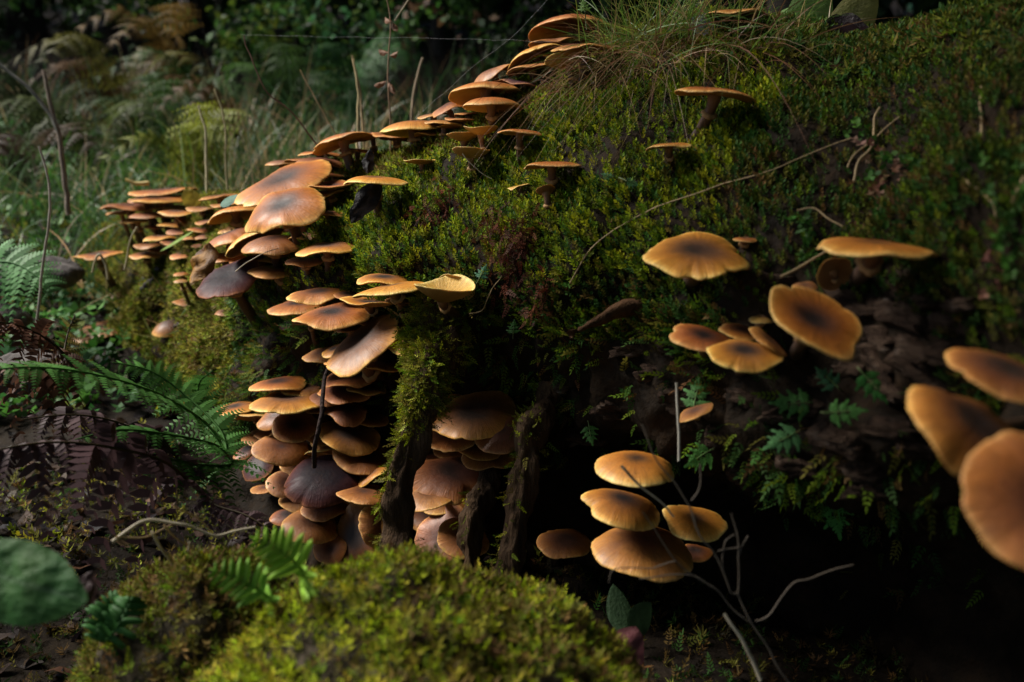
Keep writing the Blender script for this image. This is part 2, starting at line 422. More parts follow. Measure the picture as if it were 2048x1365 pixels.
#SECTION2
# ------------------------------------------------------------------ mushrooms
SHAPES = {  # dome height, centre depression, upturn, rim drop, waviness of outline, waviness of rim
 'dome': (.23, .01, .00, .09, .065, .065), 'low': (.13, .03, .01, .06, .085, .09), 'flat': (.08, .03, .02, .03, .10, .10),
 'wavy': (.14, .03, .04, .06, .10, .11), 'dish': (.06, .05, .10, .00, .08, .07), 'funnel': (-.02, .08, .24, .00, .06, .06),
 'bell': (.46, -.03, .00, .10, .03, .02), 'lobed': (.16, .04, .02, .10, .14, .15)}
CAPPOS = []
def mushroom(cx, cy, wpx, roll, pitch, kind, label, base=None, shape='low', dd=0.0, group=None, bend=None, notch=None, d=None, gill=None, ring=True, off=None):
    if group in (G2, G3, G4, G5): wpx = wpx * 1.12
    r_ = random.Random(int(cx * 7 + cy * 13)); g_ = np.random.default_rng(int(cx * 31 + cy * 17))
    NT = int(min(96, max(36, wpx * .55))); NG = int(min(72, max(30, wpx * .42)))
    bp = None; only = B_LOG if group in ('mushrooms half buried in the log end stack', 'mushrooms crowded in the hollow', 'mushrooms on the overhang', 'mushrooms on the bark face') else None
    if base is not None:
        h = hit(*base)
        bp = h[0]; dc = h[2] + dd
    elif d is not None: dc = d
    else:
        h = hit(cx, cy, only); rad0 = wpx / 2 / FPX * h[2]
        dc = h[2] - (.75 * rad0 if off is None else off) + dd
    R = wpx / 2 / FPX * dc; C = P(cx, cy, dc)
    a, b = math.radians(pitch), math.radians(roll)
    n = np.array([math.sin(b) * math.cos(a), -math.sin(a), math.cos(b) * math.cos(a)]); n = nrm(n)
    e1 = nrm(np.cross([0, 1.0, 0], n)); e2 = np.cross(n, e1)
    H, dep, up, drop, wv, zw = SHAPES[shape]
    ph = g_.uniform(0, 2 * math.pi, 8); am = g_.uniform(.3, 1, 8)
    splits = [(g_.uniform(0, 360), g_.uniform(.03, .10), g_.uniform(.05, .10)) for _ in range(int(g_.integers(1, 5)) if wpx > 80 else 1)]
    def outline(th):
        o = 1 + wv * (.9 * am[0] * np.cos(2 * th + ph[0]) + .55 * am[1] * np.cos(3 * th + ph[1]) + .35 * am[2] * np.cos(5 * th + ph[2]) + .10 * am[3] * np.cos(9 * th + ph[3]) + .05 * np.cos(17 * th + ph[4])) + .004 * np.cos(29 * th + ph[5])
        for (na, nd, nw) in (notch or []) + splits:
            dth = (th - math.radians(na) + math.pi) % (2 * math.pi) - math.pi
            o = o - nd * np.exp(-(dth / nw) ** 2)
        return o
    def wave(th): return zw * (.7 * am[4] * np.cos(2 * th + ph[5]) + .6 * am[5] * np.cos(3 * th + ph[6]) + .35 * am[6] * np.cos(5 * th + ph[7]) + .07 * np.cos(11 * th + ph[2]))
    def topz(r): return H * (1 - r ** 2.2) - dep * np.exp(-(r / .3) ** 2) - drop * r ** 6 + up * r ** 2 - .5 * H
    def place(r, th, z):
        o = outline(th); rr = r * (1 + (o - 1) * r ** 1.5)
        x = rr * np.cos(th); y = rr * np.sin(th); z = z + wave(th) * r ** 3
        for (ba, bq) in (bend or []):
            u = x * math.cos(math.radians(ba)) + y * math.sin(math.radians(ba))
            z = z + bq * np.maximum(u, 0) ** 2
        return C + R * (x[..., None] * e1 + y[..., None] * e2 + z[..., None] * n)
    # cap: top skin, rolled rim and a short underside lip
    th = np.linspace(0, 2 * math.pi, NT, endpoint=False)
    rt = np.array([.0, .06, .13, .22, .32, .43, .54, .65, .75, .84, .91, .96, .99])
    rows = [place(np.full(NT, r), th, np.full(NT, topz(r))) for r in rt]
    rr = list(rt)
    for r, dz in ((1.004, -.012), (.996, -.028), (.97, -.036)):
        rows.append(place(np.full(NT, r), th, np.full(NT, topz(min(r, 1)) + dz))); rr.append(1.0)
    V = np.concatenate(rows); ca = np.concatenate([np.stack([np.cos(th), np.sin(th), np.full(NT, r)], -1) for r in rr])
    root = thing('mushroom', label, 'mushroom', (0, 0, 0), group)
    F = gridfaces(len(rows), NT, True)
    # stem route
    und = C + n * R * (topz(.1) - .16)
    if bp is None:
        dirs = nrm([.8, .6, -.1] if dc < .6 else [.2, .95, -.34] if group in (G4, G5, G6, G7) else [0.12 * r_.uniform(-1, 1), .75, -.66])
        hh = cast(und, dirs)
        bp = hh[0] if hh and hh[1] < .2 else und + dirs * .10
        bp = bp + dirs * .012
    else: bp = bp + np.array([0, .006, -.010])
    top = und + n * R * .06
    ln = np.linalg.norm(top - bp)
    c1 = top - n * (ln * .42 if base is not None else min(ln * .42, R * .35)); c2 = bp - nrm(bp - top) * ln * .3 if base is None else bp + nrm(np.array([0, -.15, 1.0])) * ln * .3
    t = np.linspace(0, 1, 15)[:, None]
    path = (1 - t) ** 3 * top + 3 * (1 - t) ** 2 * t * c1 + 3 * (1 - t) * t * t * c2 + t ** 3 * bp
    sr = min(max(R * .14, .0028), .0065)
    tt = t[:, 0]; rad = sr * (1 + .55 * np.exp(-tt * 14) + .35 * tt ** 2 + .08 * np.sin(tt * 19 + ph[0]))
    root.location = bp; B = bp
    obj('cap', mesh('cap', V - B, [F], CAPM[kind], {'cap': ca}), root)
    # gills: alternating ridges under the cap
    ng = NG * 2; tg = np.linspace(0, 2 * math.pi, ng, endpoint=False); alt = (np.arange(ng) % 2)
    rows = []; rg = [.975, .90, .72, .52, .34, .2, .12]
    for r in rg:
        thick = .036 + .13 * (1 - r) ** .8
        rows.append(place(np.full(ng, r), tg, topz(r) - thick - alt * .055 * min(1, (1 - r) * 6) * min(1, r * 3)))
    rows.append(place(np.full(ng, .02), tg, np.full(ng, topz(.1) - .20)))
    Vg = np.concatenate(rows); cg = np.concatenate([np.stack([np.cos(tg), np.sin(tg), np.full(ng, r)], -1) for r in rg + [.02]])
    obj('gills', mesh('gills', Vg - B, [gridfaces(len(rows), ng, True)[:, ::-1]], GILLM[gill or ('h' if kind in 'hyo' else 'b')], {'cap': cg}, smooth=False), root)
    Vs, Fs = tube(path, rad, 12)
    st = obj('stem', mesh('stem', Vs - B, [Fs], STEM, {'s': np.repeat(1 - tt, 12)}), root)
    if ring and ln > R * .7:
        k = 4; c = path[k]; ax_ = nrm(path[k - 1] - path[k + 1]); u1 = nrm(np.cross(ax_, [.3, .9, .1])); u2 = np.cross(ax_, u1)
        t3 = np.linspace(0, 2 * math.pi, 24, endpoint=False)
        rw = []
        for q_, zq in ((rad[k] * .9, sr * .35), (rad[k] * 1.25, sr * .25), (rad[k] * 1.6, -sr * .25), (rad[k] * 1.55, -sr * .45), (rad[k] * .95, -sr * .5)):
            jit = 1 + .10 * np.cos(3 * t3 + ph[1]) + .07 * np.cos(7 * t3 + ph[2])
            rw.append(c + ax_ * zq + (q_ * jit)[:, None] * (np.cos(t3)[:, None] * u1 + np.sin(t3)[:, None] * u2))
        obj('ring', mesh('ring', np.concatenate(rw) - B, [gridfaces(5, 24, True)], RINGM), st)
    CAPPOS.append((C, R))
    return root

G1 = 'mushrooms along the log crest'; G2 = 'mushrooms in the stack at the log end'; G3 = 'mushrooms at the far end of the log'
G4 = 'mushrooms on the overhang'; G5 = 'mushrooms crowded in the hollow'; G6 = 'mushrooms on the bark face'; G7 = 'mushrooms under the right end of the log'
MM = [
 # crest, beside and below the grass tuft
 dict(a=(1146, 50, 172, 0, -13, 'b'), base=(1150, 128), shape='dome', dd=.02, label='broad brown mushroom topmost on the crest, half hidden by the grass tuft', group=G1),
 dict(a=(1478, 28, 128, 3, -3, 'r'), base=(1485, 72), shape='wavy', label='reddish mushroom lying behind the grass tuft beside a grey dead leaf', group=G1),
 dict(a=(1172, 92, 132, 0, 4, 'b'), base=(1162, 190), shape='wavy', dd=-.01, label='brown wavy mushroom with grass blades drooping over its cap', group=G1),
 dict(a=(1072, 108, 122, -16, -16, 'o'), base=(1085, 195), shape='dome', dd=.03, label='orange mushroom showing yellow gills behind two grass covered caps', group=G1, gill='h'),
 dict(a=(1064, 134, 100, -6, -4, 'r'), base=(1065, 200), shape='low', label='tan mushroom with a pale rim under the dead grass on the crest', group=G1),
 dict(a=(1136, 124, 88, -14, -16, 'y'), base=(1148, 195), shape='funnel', label='pale funnel shaped mushroom under drooping dead grass', group=G1),
 dict(a=(985, 140, 96, -16, 4, 'r'), base=(1010, 215), shape='lobed', dd=.03, label='folded rusty mushroom with a torn purple flap', group=G1, bend=[(200, -.3)]),
 dict(a=(1050, 165, 90, 12, 4, 'p'), base=(1060, 215), shape='low', dd=.01, label='purplish brown mushroom wedged behind the wide tan cap on the crest', group=G1),
 dict(a=(972, 178, 146, -2, -13, 'o'), base=(1000, 250), shape='dome', label='wide tan mushroom with rolled rim above a smaller ringed mushroom', group=G1),
 dict(a=(983, 203, 118, 0, -6, 'h'), base=(988, 268), shape='dome', dd=-.03, label='golden mushroom with a clear ring on its reddish stem, on the crest', group=G1),
 dict(a=(893, 212, 72, -30, 12, 'r'), base=(915, 285), shape='wavy', dd=.02, label='steeply tilted rusty mushroom left of the ringed golden one', group=G1, bend=[(0, -.5)]),
 dict(a=(888, 243, 80, 2, 0, 'r'), base=(888, 300), shape='low', label='small russet mushroom with a bare dark stem under the tilted rusty cap', group=G1),
 dict(a=(930, 240, 80, 5, -3, 'b'), base=(945, 280), shape='flat', dd=.02, label='shaded brown mushroom tucked behind the golden ones on the crest', group=G1),
 dict(a=(826, 250, 134, -4, -5, 'o'), base=(833, 318), shape='dome', dd=-.01, label='tall orange mushroom with a dark straight stem beside a drier cap', group=G1),
 dict(a=(795, 272, 112, 3, -3, 'b'), base=(797, 322), shape='flat', dd=.02, label='flat brown mushroom close behind the tall orange one', group=G1),
 dict(a=(768, 288, 54, -8, -3, 'h'), base=(772, 318), shape='low', dd=.04, label='small orange mushroom half hidden under the flat brown cap', group=G1),
 dict(a=(686, 275, 126, -8, -7, 'o'), base=(706, 352), shape='wavy', label='orange mushroom with a pointed drooping rim and blackish stem', group=G1, bend=[(180, -.28)]),
 dict(a=(962, 263, 68, 0, -2, 'y'), base=(982, 335), shape='funnel', label='pale yellow mushroom touching its taller twin above the moss', group=G1),
 dict(a=(1040, 262, 92, 3, -2, 'h'), base=(1043, 330), shape='low', dd=-.02, label='golden flat mushroom on a thick stem in the moss, joined to a paler one', group=G1),
 dict(a=(927, 276, 66, -2, -6, 'y'), base=(930, 318), shape='funnel', label='pale vase shaped mushroom with gills running down its stem', group=G1),
 dict(a=(942, 309, 78, 2, -7, 'y'), base=(952, 350), shape='funnel', dd=-.02, label='pale fan shaped mushroom low in the moss with a straw across it', group=G1),
 dict(a=(843, 323, 68, -2, -3, 'y'), base=(850, 358), shape='dish', label='small cream mushroom just above the moss in front of dark stems', group=G1),
 dict(a=(750, 357, 128, 2, 2, 'h'), base=(760, 440), shape='low', dd=-.02, label='honey coloured mushroom with a dark centre beside a black hanging leaf', group=G1),
 dict(a=(668, 349, 60, 3, 3, 'h'), base=(672, 388), shape='flat', label='small honey mushroom tucked behind the one beside the black leaf', group=G1),
 dict(a=(662, 371, 88, -3, 6, 'o'), base=(668, 425), shape='dish', dd=-.02, label='brown centred mushroom under the small honey cap', group=G1),
 dict(a=(640, 322, 116, 3, -4, 'b'), base=(655, 370), shape='dome', dd=.02, label='dark brown low mushroom at the back of the log end stack', group=G1),
 dict(a=(562, 324, 62, -2, -3, 'b'), base=(590, 372), shape='dome', dd=.02, label='darkest small mushroom behind the big cracked caps', group=G1),
 dict(a=(1103, 327, 116, -1, -3, 'h'), base=(1108, 392), shape='low', dd=-.02, label='yellow orange mushroom standing alone in the moss above a withered one', group=G1),
 dict(a=(1092, 384, 40, -10, -30, 'b'), base=(1098, 438), shape='funnel', dd=-.01, label='withered brown cup shaped mushroom beneath a yellow orange one', group=G1),
 dict(a=(1037, 372, 46, -14, 0, 'y'), base=(1060, 395), shape='flat', label='tiny pale mushroom poking sideways from the moss', group=G1),
 dict(a=(1431, 181, 152, 6, 1, 'o'), base=(1390, 280), shape='low', dd=-.03, label='orange mushroom on a long slanting stem high on the mossy face', group=G1),
 dict(a=(1337, 289, 90, -4, -1, 'h'), base=(1345, 328), shape='low', dd=-.02, label='small golden mushroom on a short stem below the slanting stemmed one', group=G1),
 dict(a=(1395, 108, 47, -10, -45, 'y'), base=(1402, 128), shape='low', label='tiny greenish yellow mushroom seen from below in the grass tuft', group=G1),
 # stack at the turn of the log
 dict(a=(565, 360, 172, -16, 20, 'o'), d=1.30, shape='wavy', label='large cracked mushroom with bluish wet centre, upper of a pair', group=G2),
 dict(a=(566, 410, 156, -20, 25, 'o'), d=1.20, shape='lobed', label='large wet mushroom with frilled rim and black centre, lower of a pair', group=G2),
 dict(a=(655, 426, 62, 2, 2, 'o'), base=(690, 440), shape='wavy', dd=-.03, label='small orange wavy mushroom low beside the black hanging leaf', group=G2),
 dict(a=(640, 385, 90, -6, 2, 'b'), d=1.29, shape='flat', label='shaded brown mushroom wedged behind the frilled wet cap', group=G2),
 dict(a=(470, 422, 104, -12, -10, 'h'), d=1.42, shape='dome', label='big mushroom showing orange gills, left of the frilled wet cap', group=G2),
 dict(a=(438, 392, 72, -6, 2, 'r'), d=1.62, shape='flat', label='rusty flat mushroom beside a blue green leaf tip', group=G2),
 dict(a=(455, 408, 60, -4, 0, 'r'), d=1.55, shape='flat', label='pinkish mushroom right under the rusty flat one', group=G2),
 dict(a=(458, 470, 104, -20, 4, 'o'), d=1.38, shape='dome', label='smooth tan mushroom sloping left, above a yellow brown leaf', group=G2),
 dict(a=(503, 474, 116, -28, -10, 'h'), d=1.31, shape='dome', label='steep mushroom with ribbed golden gills facing out', group=G2, gill='h'),
 dict(a=(545, 482, 112, -3, 10, 'r'), d=1.26, shape='dome', label='reddish brown mushroom with finely ribbed drooping rim', group=G2),
 dict(a=(450, 512, 82, 4, 4, 'r'), d=1.38, shape='wavy', label='thin red brown mushroom directly above the blackish purple one', group=G2),
 dict(a=(455, 553, 124, -14, 24, 'p'), d=1.30, shape='wavy', label='blackish purple mushroom with radiating silky streaks', group=G2),
 dict(a=(625, 466, 88, -6, 2, 'b'), off=.035, shape='low', label='narrow brown mushroom with a white tipped rim, upper of two', group=G2),
 dict(a=(654, 492, 110, -5, 5, 'o'), off=.05, shape='low', label='orange brown mushroom with a white glint on its rim, lower of two', group=G2),
 dict(a=(566, 538, 124, 3, 0, 'b'), off=.05, shape='low', label='shaded brown mushroom with grass roots hanging over its rim', group=G2),
 dict(a=(530, 512, 100, -4, 2, 'b'), off=.03, shape='low', label='dim mushroom deep between the reddish cap and the shaded one', group=G2),
 # far end
 dict(a=(330, 380, 112, -4, 2, 'o'), d=1.92, shape='flat', label='bright orange mushroom on top of the far stack beside yellow leaves', group=G3),
 dict(a=(318, 396, 104, -2, 3, 'o'), d=1.88, shape='flat', label='orange mushroom second from the top of the far stack', group=G3),
 dict(a=(258, 411, 90, 2, 4, 'r'), d=1.90, shape='flat', label='pinkish brown mushroom jutting left from the far stack', group=G3),
 dict(a=(330, 412, 80, 2, 0, 'b'), d=1.92, shape='flat', label='shadowed mushroom beneath the two bright orange far caps', group=G3),
 dict(a=(300, 428, 72, 1, 3, 'r'), d=1.86, shape='low', label='rusty mushroom with a water glint under the jutting pinkish cap', group=G3),
 dict(a=(346, 447, 56, 1, 3, 'o'), d=1.84, shape='low', label='small round orange mushroom in the middle of the far stack', group=G3),
 dict(a=(308, 452, 40, 0, 3, 'r'), d=1.86, shape='low', label='tiny rusty mushroom left of the small round orange far cap', group=G3),
 dict(a=(382, 447, 52, 30, 4, 'h'), d=1.80, shape='flat', label='pale orange mushroom tilted steeply down right in the far stack', group=G3),
 dict(a=(322, 473, 62, -2, 2, 'o'), d=1.82, shape='low', label='flat orange mushroom under the tiny rusty one of the far stack', group=G3),
 dict(a=(393, 474, 52, 2, 2, 'r'), d=1.75, shape='low', label='pale rimmed mushroom beneath the steeply tilted far cap', group=G3),
 dict(a=(404, 489, 38, -4, 2, 'r'), d=1.70, shape='low', label='small pinkish mushroom touching the yellow brown leaf', group=G3),
 dict(a=(196, 508, 84, -5, 3, 'o'), d=1.95, shape='flat', label='orange mushroom alone on the far moss left of the far stack', group=G3, base2=1),
 dict(a=(290, 508, 62, -4, 6, 'o'), d=1.86, shape='wavy', label='orange wavy mushroom at the foot of the far stack', group=G3),
 dict(a=(330, 498, 64, 3, 2, 'o'), d=1.88, shape='low', label='mushroom behind a green grass blade at the foot of the far stack', group=G3),
 dict(a=(374, 508, 62, -2, 2, 'o'), d=1.76, shape='low', label='pale rimmed orange mushroom left of the yellow brown leaf', group=G3),
 dict(a=(362, 547, 28, 0, 2, 'h'), d=1.60, shape='dome', label='tiny pale mushroom beside the yellow brown leaf, upper of two', group=G3),
 dict(a=(361, 561, 26, 0, 2, 'y'), d=1.58, shape='dome', label='tiny pale mushroom beside the yellow brown leaf, lower of two', group=G3),
 dict(a=(376, 602, 50, 3, 8, 'r'), off=.03, shape='wavy', label='small rusty mushroom among pale herbs below the purple one', group=G3),
 dict(a=(454, 623, 44, 3, 2, 'b'), off=.03, shape='dome', label='small brown mushroom with a white rim on the mossy log side', group=G3),
 dict(a=(205, 657, 112, -6, 10, 'r'), off=.03, shape='wavy', label='broad rusty mushroom lying on the yellow ground moss', group=G3),
 dict(a=(340, 651, 64, 0, 12, 'b'), off=.025, shape='bell', label='dull brown rounded mushroom on the ground among dark leaves', group=G3),
 # on the overhang
 dict(a=(768, 556, 96, 2, 3, 'o'), off=.03, shape='wavy', label='small orange mushroom uppermost on the overhang, behind a yellow one', group=G4),
 dict(a=(784, 573, 130, -9, -2, 'h'), off=.06, shape='low', label='bright yellow orange mushroom slanting across the overhang top', group=G4),
 dict(a=(886, 590, 106, 8, -5, 'y'), off=.075, shape='funnel', label='yellow mushroom with a gilled rim curled up at its back', group=G4, bend=[(60, .5)]),
 dict(a=(912, 572, 66, 20, -50, 'y'), off=.02, shape='flat', label='fan shaped gilled yellow mushroom standing behind the curled one', group=G4),
 dict(a=(738, 604, 98, 3, -1, 'o'), off=.055, shape='dish', label='thin dark topped mushroom below the slanting yellow orange one', group=G4),
 dict(a=(637, 585, 108, -4, 5, 'o'), off=.04, shape='wavy', label='orange brown mushroom uppermost of the left overhang group', group=G4),
 dict(a=(597, 608, 110, -4, 5, 'o'), off=.05, shape='low', label='brown mushroom with a pale pointed left rim on the overhang', group=G4),
 dict(a=(700, 590, 60, 10, 2, 'b'), off=.025, shape='low', label='small brown mushroom between the two overhang groups', group=G4),
 dict(a=(664, 626, 134, -4, 10, 'o'), off=.075, shape='wavy', label='glossy orange mushroom with dark centre in the left overhang group', group=G4),
 dict(a=(578, 644, 40, -30, 20, 'p'), off=.03, shape='low', label='small purple grey mushroom hanging below the overhang edge', group=G4),
 dict(a=(722, 682, 164, -30, 16, 'b'), off=.085, shape='wavy', label='dark wet mushroom with a bright glint, tilted steeply down left', group=G4),
 dict(a=(833, 663, 124, -9, 20, 'o'), off=.085, shape='low', label='dark centred mushroom with a pale rim above the mossy root', group=G4),
 dict(a=(790, 625, 60, 35, -10, 'o'), off=.04, shape='flat', label='upright mushroom with its stem showing behind the dark wet cap', group=G4),
 dict(a=(642, 706, 66, -10, 14, 'r'), off=.05, shape='low', label='dull rusty mushroom left of the dark wet cap, above the twig', group=G4),
 dict(a=(668, 698, 50, -16, 12, 'o'), off=.06, shape='low', label='small orange mushroom squeezed against the dark wet cap', group=G4),
 dict(a=(735, 722, 150, 2, -4, 'b'), off=.05, shape='flat', label='shadowed mushroom directly under the dark wet cap', group=G4),
 # crowd in the hollow
 dict(a=(556, 764, 98, -4, 2, 'o'), off=.055, shape='low', label='orange brown mushroom topmost of the hollow crowd', group=G5),
 dict(a=(575, 797, 134, 1, 3, 'o'), off=.075, shape='low', label='long orange brown mushroom second from the top of the hollow crowd', group=G5),
 dict(a=(700, 752, 104, -4, 6, 'b'), off=.045, shape='wavy', label='withered grey brown mushroom right of the dark twig, uppermost', group=G5),
 dict(a=(690, 782, 96, 0, 8, 'b'), off=.05, shape='wavy', label='withered grey brown mushroom right of the dark twig, second down', group=G5),
 dict(a=(694, 820, 78, 6, 14, 'b'), off=.06, shape='lobed', label='curled brown mushroom with a notched rim right of the dark twig', group=G5),
 dict(a=(470, 814, 84, -10, 2, 'o'), off=.05, shape='low', label='yellowish mushroom jutting out left of the hollow crowd', group=G5),
 dict(a=(509, 832, 66, -2, -22, 'y'), off=.05, shape='low', label='yellowish gilled mushroom beneath the one jutting left', group=G5),
 dict(a=(549, 832, 66, -18, 24, 'r'), off=.065, shape='low', label='pinkish brown mushroom right under the long orange brown one', group=G5),
 dict(a=(590, 850, 84, 8, 26, 'o'), off=.085, shape='low', label='rounded orange brown mushroom left of the dark twig', group=G5),
 dict(a=(640, 862, 66, 28, 24, 'b'), off=.07, shape='low', label='brown mushroom crossed by the dark twig', group=G5),
 dict(a=(697, 868, 112, 14, 14, 'b'), off=.07, shape='wavy', label='wide brown mushroom sloping right below the curled one', group=G5),
 dict(a=(640, 815, 60, 4, 2, 'b'), off=.05, shape='low', label='dim brown mushroom behind the upper dark twig', group=G5),
 dict(a=(520, 872, 64, -2, 16, 'r'), off=.05, shape='low', label='pinkish grey mushroom beneath the yellowish gilled one', group=G5),
 dict(a=(563, 894, 98, 14, 20, 'r'), off=.085, shape='low', label='large pinkish freckled mushroom in the middle of the hollow crowd', group=G5),
 dict(a=(492, 900, 48, -20, 18, 'b'), off=.04, shape='low', label='small brown mushroom behind the black centred one', group=G5),
 dict(a=(513, 932, 66, -28, 34, 'p'), off=.06, shape='low', label='black centred mushroom with a tan rim at the left of the crowd', group=G5),
 dict(a=(728, 906, 116, 22, 18, 'b'), off=.065, shape='wavy', label='dark red brown mushroom sloping right beside the mossy root', group=G5),
 dict(a=(660, 905, 84, 0, -30, 'y'), off=.04, shape='low', label='mushroom showing pale gills directly above the purple black one', group=G5),
 dict(a=(644, 953, 134, 3, 26, 'p'), off=.095, shape='dome', label='large shiny purple black mushroom in the hollow crowd', group=G5),
 dict(a=(574, 966, 70, 14, 26, 'r'), off=.07, shape='low', label='dull red mushroom half under the purple black one', group=G5),
 dict(a=(530, 975, 50, -4, 6, 'r'), off=.05, shape='flat', label='small pointed orange mushroom lowest at the left of the crowd', group=G5),
 dict(a=(738, 950, 62, -30, 4, 'o'), off=.055, shape='lobed', label='folded orange mushroom pressed against the mossy root', group=G5),
 dict(a=(728, 984, 92, 8, 4, 'r'), off=.07, shape='low', label='orange mushroom with dark freckles below the folded one', group=G5),
 dict(a=(653, 1010, 90, 0, 10, 'b'), off=.06, shape='low', label='shadowed red brown mushroom under the purple black one', group=G5),
 dict(a=(622, 1046, 100, 12, 16, 'r'), off=.075, shape='dome', label='pinkish freckled mushroom near the bottom of the hollow', group=G5),
 dict(a=(595, 1000, 70, 8, 8, 'b'), off=.05, shape='low', label='dim mushroom above the pinkish freckled bottom one', group=G5),
 dict(a=(712, 1072, 120, -52, 50, 'b'), off=.06, shape='low', label='large upright brown mushroom at the hollow floor behind fern tips', group=G5),
 dict(a=(772, 1050, 100, 55, 45, 'r'), off=.06, shape='low', label='upright pale ribbed mushroom half behind the mossy root', group=G5),
 dict(a=(660, 1098, 60, -10, 40, 'r'), off=.05, shape='low', label='small rusty mushroom at the very bottom behind the fern leaf', group=G5),
 dict(a=(912, 944, 156, 4, 16, 'b'), d=1.10, shape='lobed', label='dark lobed mushroom with a notched gilled rim right of the root', group=G5, notch=[(-60, .25, .22)]),
 dict(a=(884, 1078, 124, -30, 45, 'r'), d=1.10, shape='wavy', label='standing wavy mushroom at the hollow floor right of the root', group=G5),
 dict(a=(890, 1000, 96, 4, 6, 'b'), d=1.14, shape='low', label='dim brown mushroom under the dark lobed one', group=G5),
 dict(a=(950, 826, 160, -8, 18, 'b'), d=1.06, shape='wavy', label='wide ragged mushroom with black scaly centre between the two roots', group=G5),
 dict(a=(1006, 862, 108, -12, 24, 'r'), d=1.03, shape='low', label='smooth ribbed mushroom right under the ragged one', group=G5),
 dict(a=(956, 886, 96, 4, 14, 'b'), d=1.09, shape='low', label='dark mushroom in shadow under the smooth ribbed one', group=G5),
 dict(a=(1040, 812, 60, 8, 6, 'b'), d=1.09, shape='flat', label='small mushroom poking out right of the ragged one', group=G5),
 dict(a=(880, 868, 60, 4, 4, 'b'), d=1.13, shape='low', label='dim small mushroom between mossy root and ragged cap', group=G5),
 # bark face
 dict(a=(1395, 504, 222, 2, 15, 'o'), base=(1385, 560), shape='wavy', dd=-.06, label='large orange mushroom with torn front rim jutting from the mossy face', group=G6, notch=[(-105, .14, .10), (-62, .10, .08)], ring=False),
 dict(a=(1490, 478, 46, 2, 4, 'h'), off=.02, shape='low', label='little pale mushroom right behind the large torn orange one', group=G6),
 dict(a=(1750, 490, 238, 4, 1, 'h'), off=.07, shape='wavy', label='long wavy golden mushroom above a ribbed hanging one', group=G6),
 dict(a=(1668, 545, 76, -8, -62, 'b'), off=.03, shape='low', label='grey mushroom hanging with its coarse gills turned outward', group=G6, gill='b'),
 dict(a=(1610, 570, 52, -4, 10, 'r'), off=.02, shape='low', label='dull grey brown mushroom behind the big spreading orange one', group=G6),
 dict(a=(1629, 638, 204, 17, 25, 'o'), off=.10, shape='dish', label='big spreading orange mushroom with a blackish eye and folded lip', group=G6, notch=[(-58, -.2, .35)], bend=[(-58, -.12)]),
 dict(a=(1407, 672, 126, 8, 16, 'o'), off=.075, shape='low', label='orange mushroom with bright curled rim, leftmost of a trio on bark', group=G6),
 dict(a=(1480, 660, 88, 10, 10, 'o'), off=.04, shape='low', label='orange mushroom in the middle at the back of a trio', group=G6),
 dict(a=(1488, 702, 148, 3, 14, 'o'), off=.085, shape='low', label='rounded orange mushroom with a pale hanging stem, lowest of a trio', group=G6),
 dict(a=(1540, 682, 94, 34, 10, 'r'), off=.045, shape='wavy', label='folded reddish mushroom sloping down right of a trio', group=G6),
 dict(a=(1521, 637, 48, 3, 4, 'y'), off=.03, shape='dome', label='small pale mushroom peeping over a trio of orange caps', group=G6),
 dict(a=(1390, 822, 74, -24, 2, 'r'), off=.035, shape='wavy', label='curled pale mushroom behind a straight straw', group=G6),
 # under the right end
 dict(a=(1272, 924, 164, 3, 6, 'h'), d=.86, shape='dome', label='smooth honey brown mushroom topmost of four under the log', group=G7),
 dict(a=(1246, 1004, 166, 13, 6, 'o'), d=.87, shape='dome', label='brown mushroom with a bitten left rim, second of four under the log', group=G7, notch=[(200, .18, .18)]),
 dict(a=(1390, 1038, 128, 6, 14, 'h'), d=.88, shape='low', label='tan freckled mushroom right of the bitten one under the log', group=G7),
 dict(a=(1287, 1086, 208, 4, 8, 'r'), d=.87, shape='dome', label='largest pinkish brown ribbed mushroom, lowest of four under the log', group=G7),
 dict(a=(1388, 1102, 74, 2, 6, 'b'), d=.91, shape='low', label='small dim mushroom behind the largest pinkish brown one', group=G7),
 dict(a=(1130, 1082, 112, 3, 10, 'b'), d=1.02, shape='low', label='dim brown mushroom alone in the dark hollow beside the bark root', group=G7),
 dict(a=(2012, 742, 218, 9, 16, 'b'), d=.50, shape='wavy', label='russet mushroom above two larger ones at the near log end', group=G7),
 dict(a=(1955, 850, 290, 26, 22, 'b'), d=.49, shape='lobed', bend=[(-70, -.2)], label='big russet mushroom with folded front edge at the near log end', group=G7),
 dict(a=(2094, 1008, 330, 16, 48, 'r'), d=.43, shape='wavy', label='very large pinkish mushroom hanging lowest at the near log end', group=G7),
]
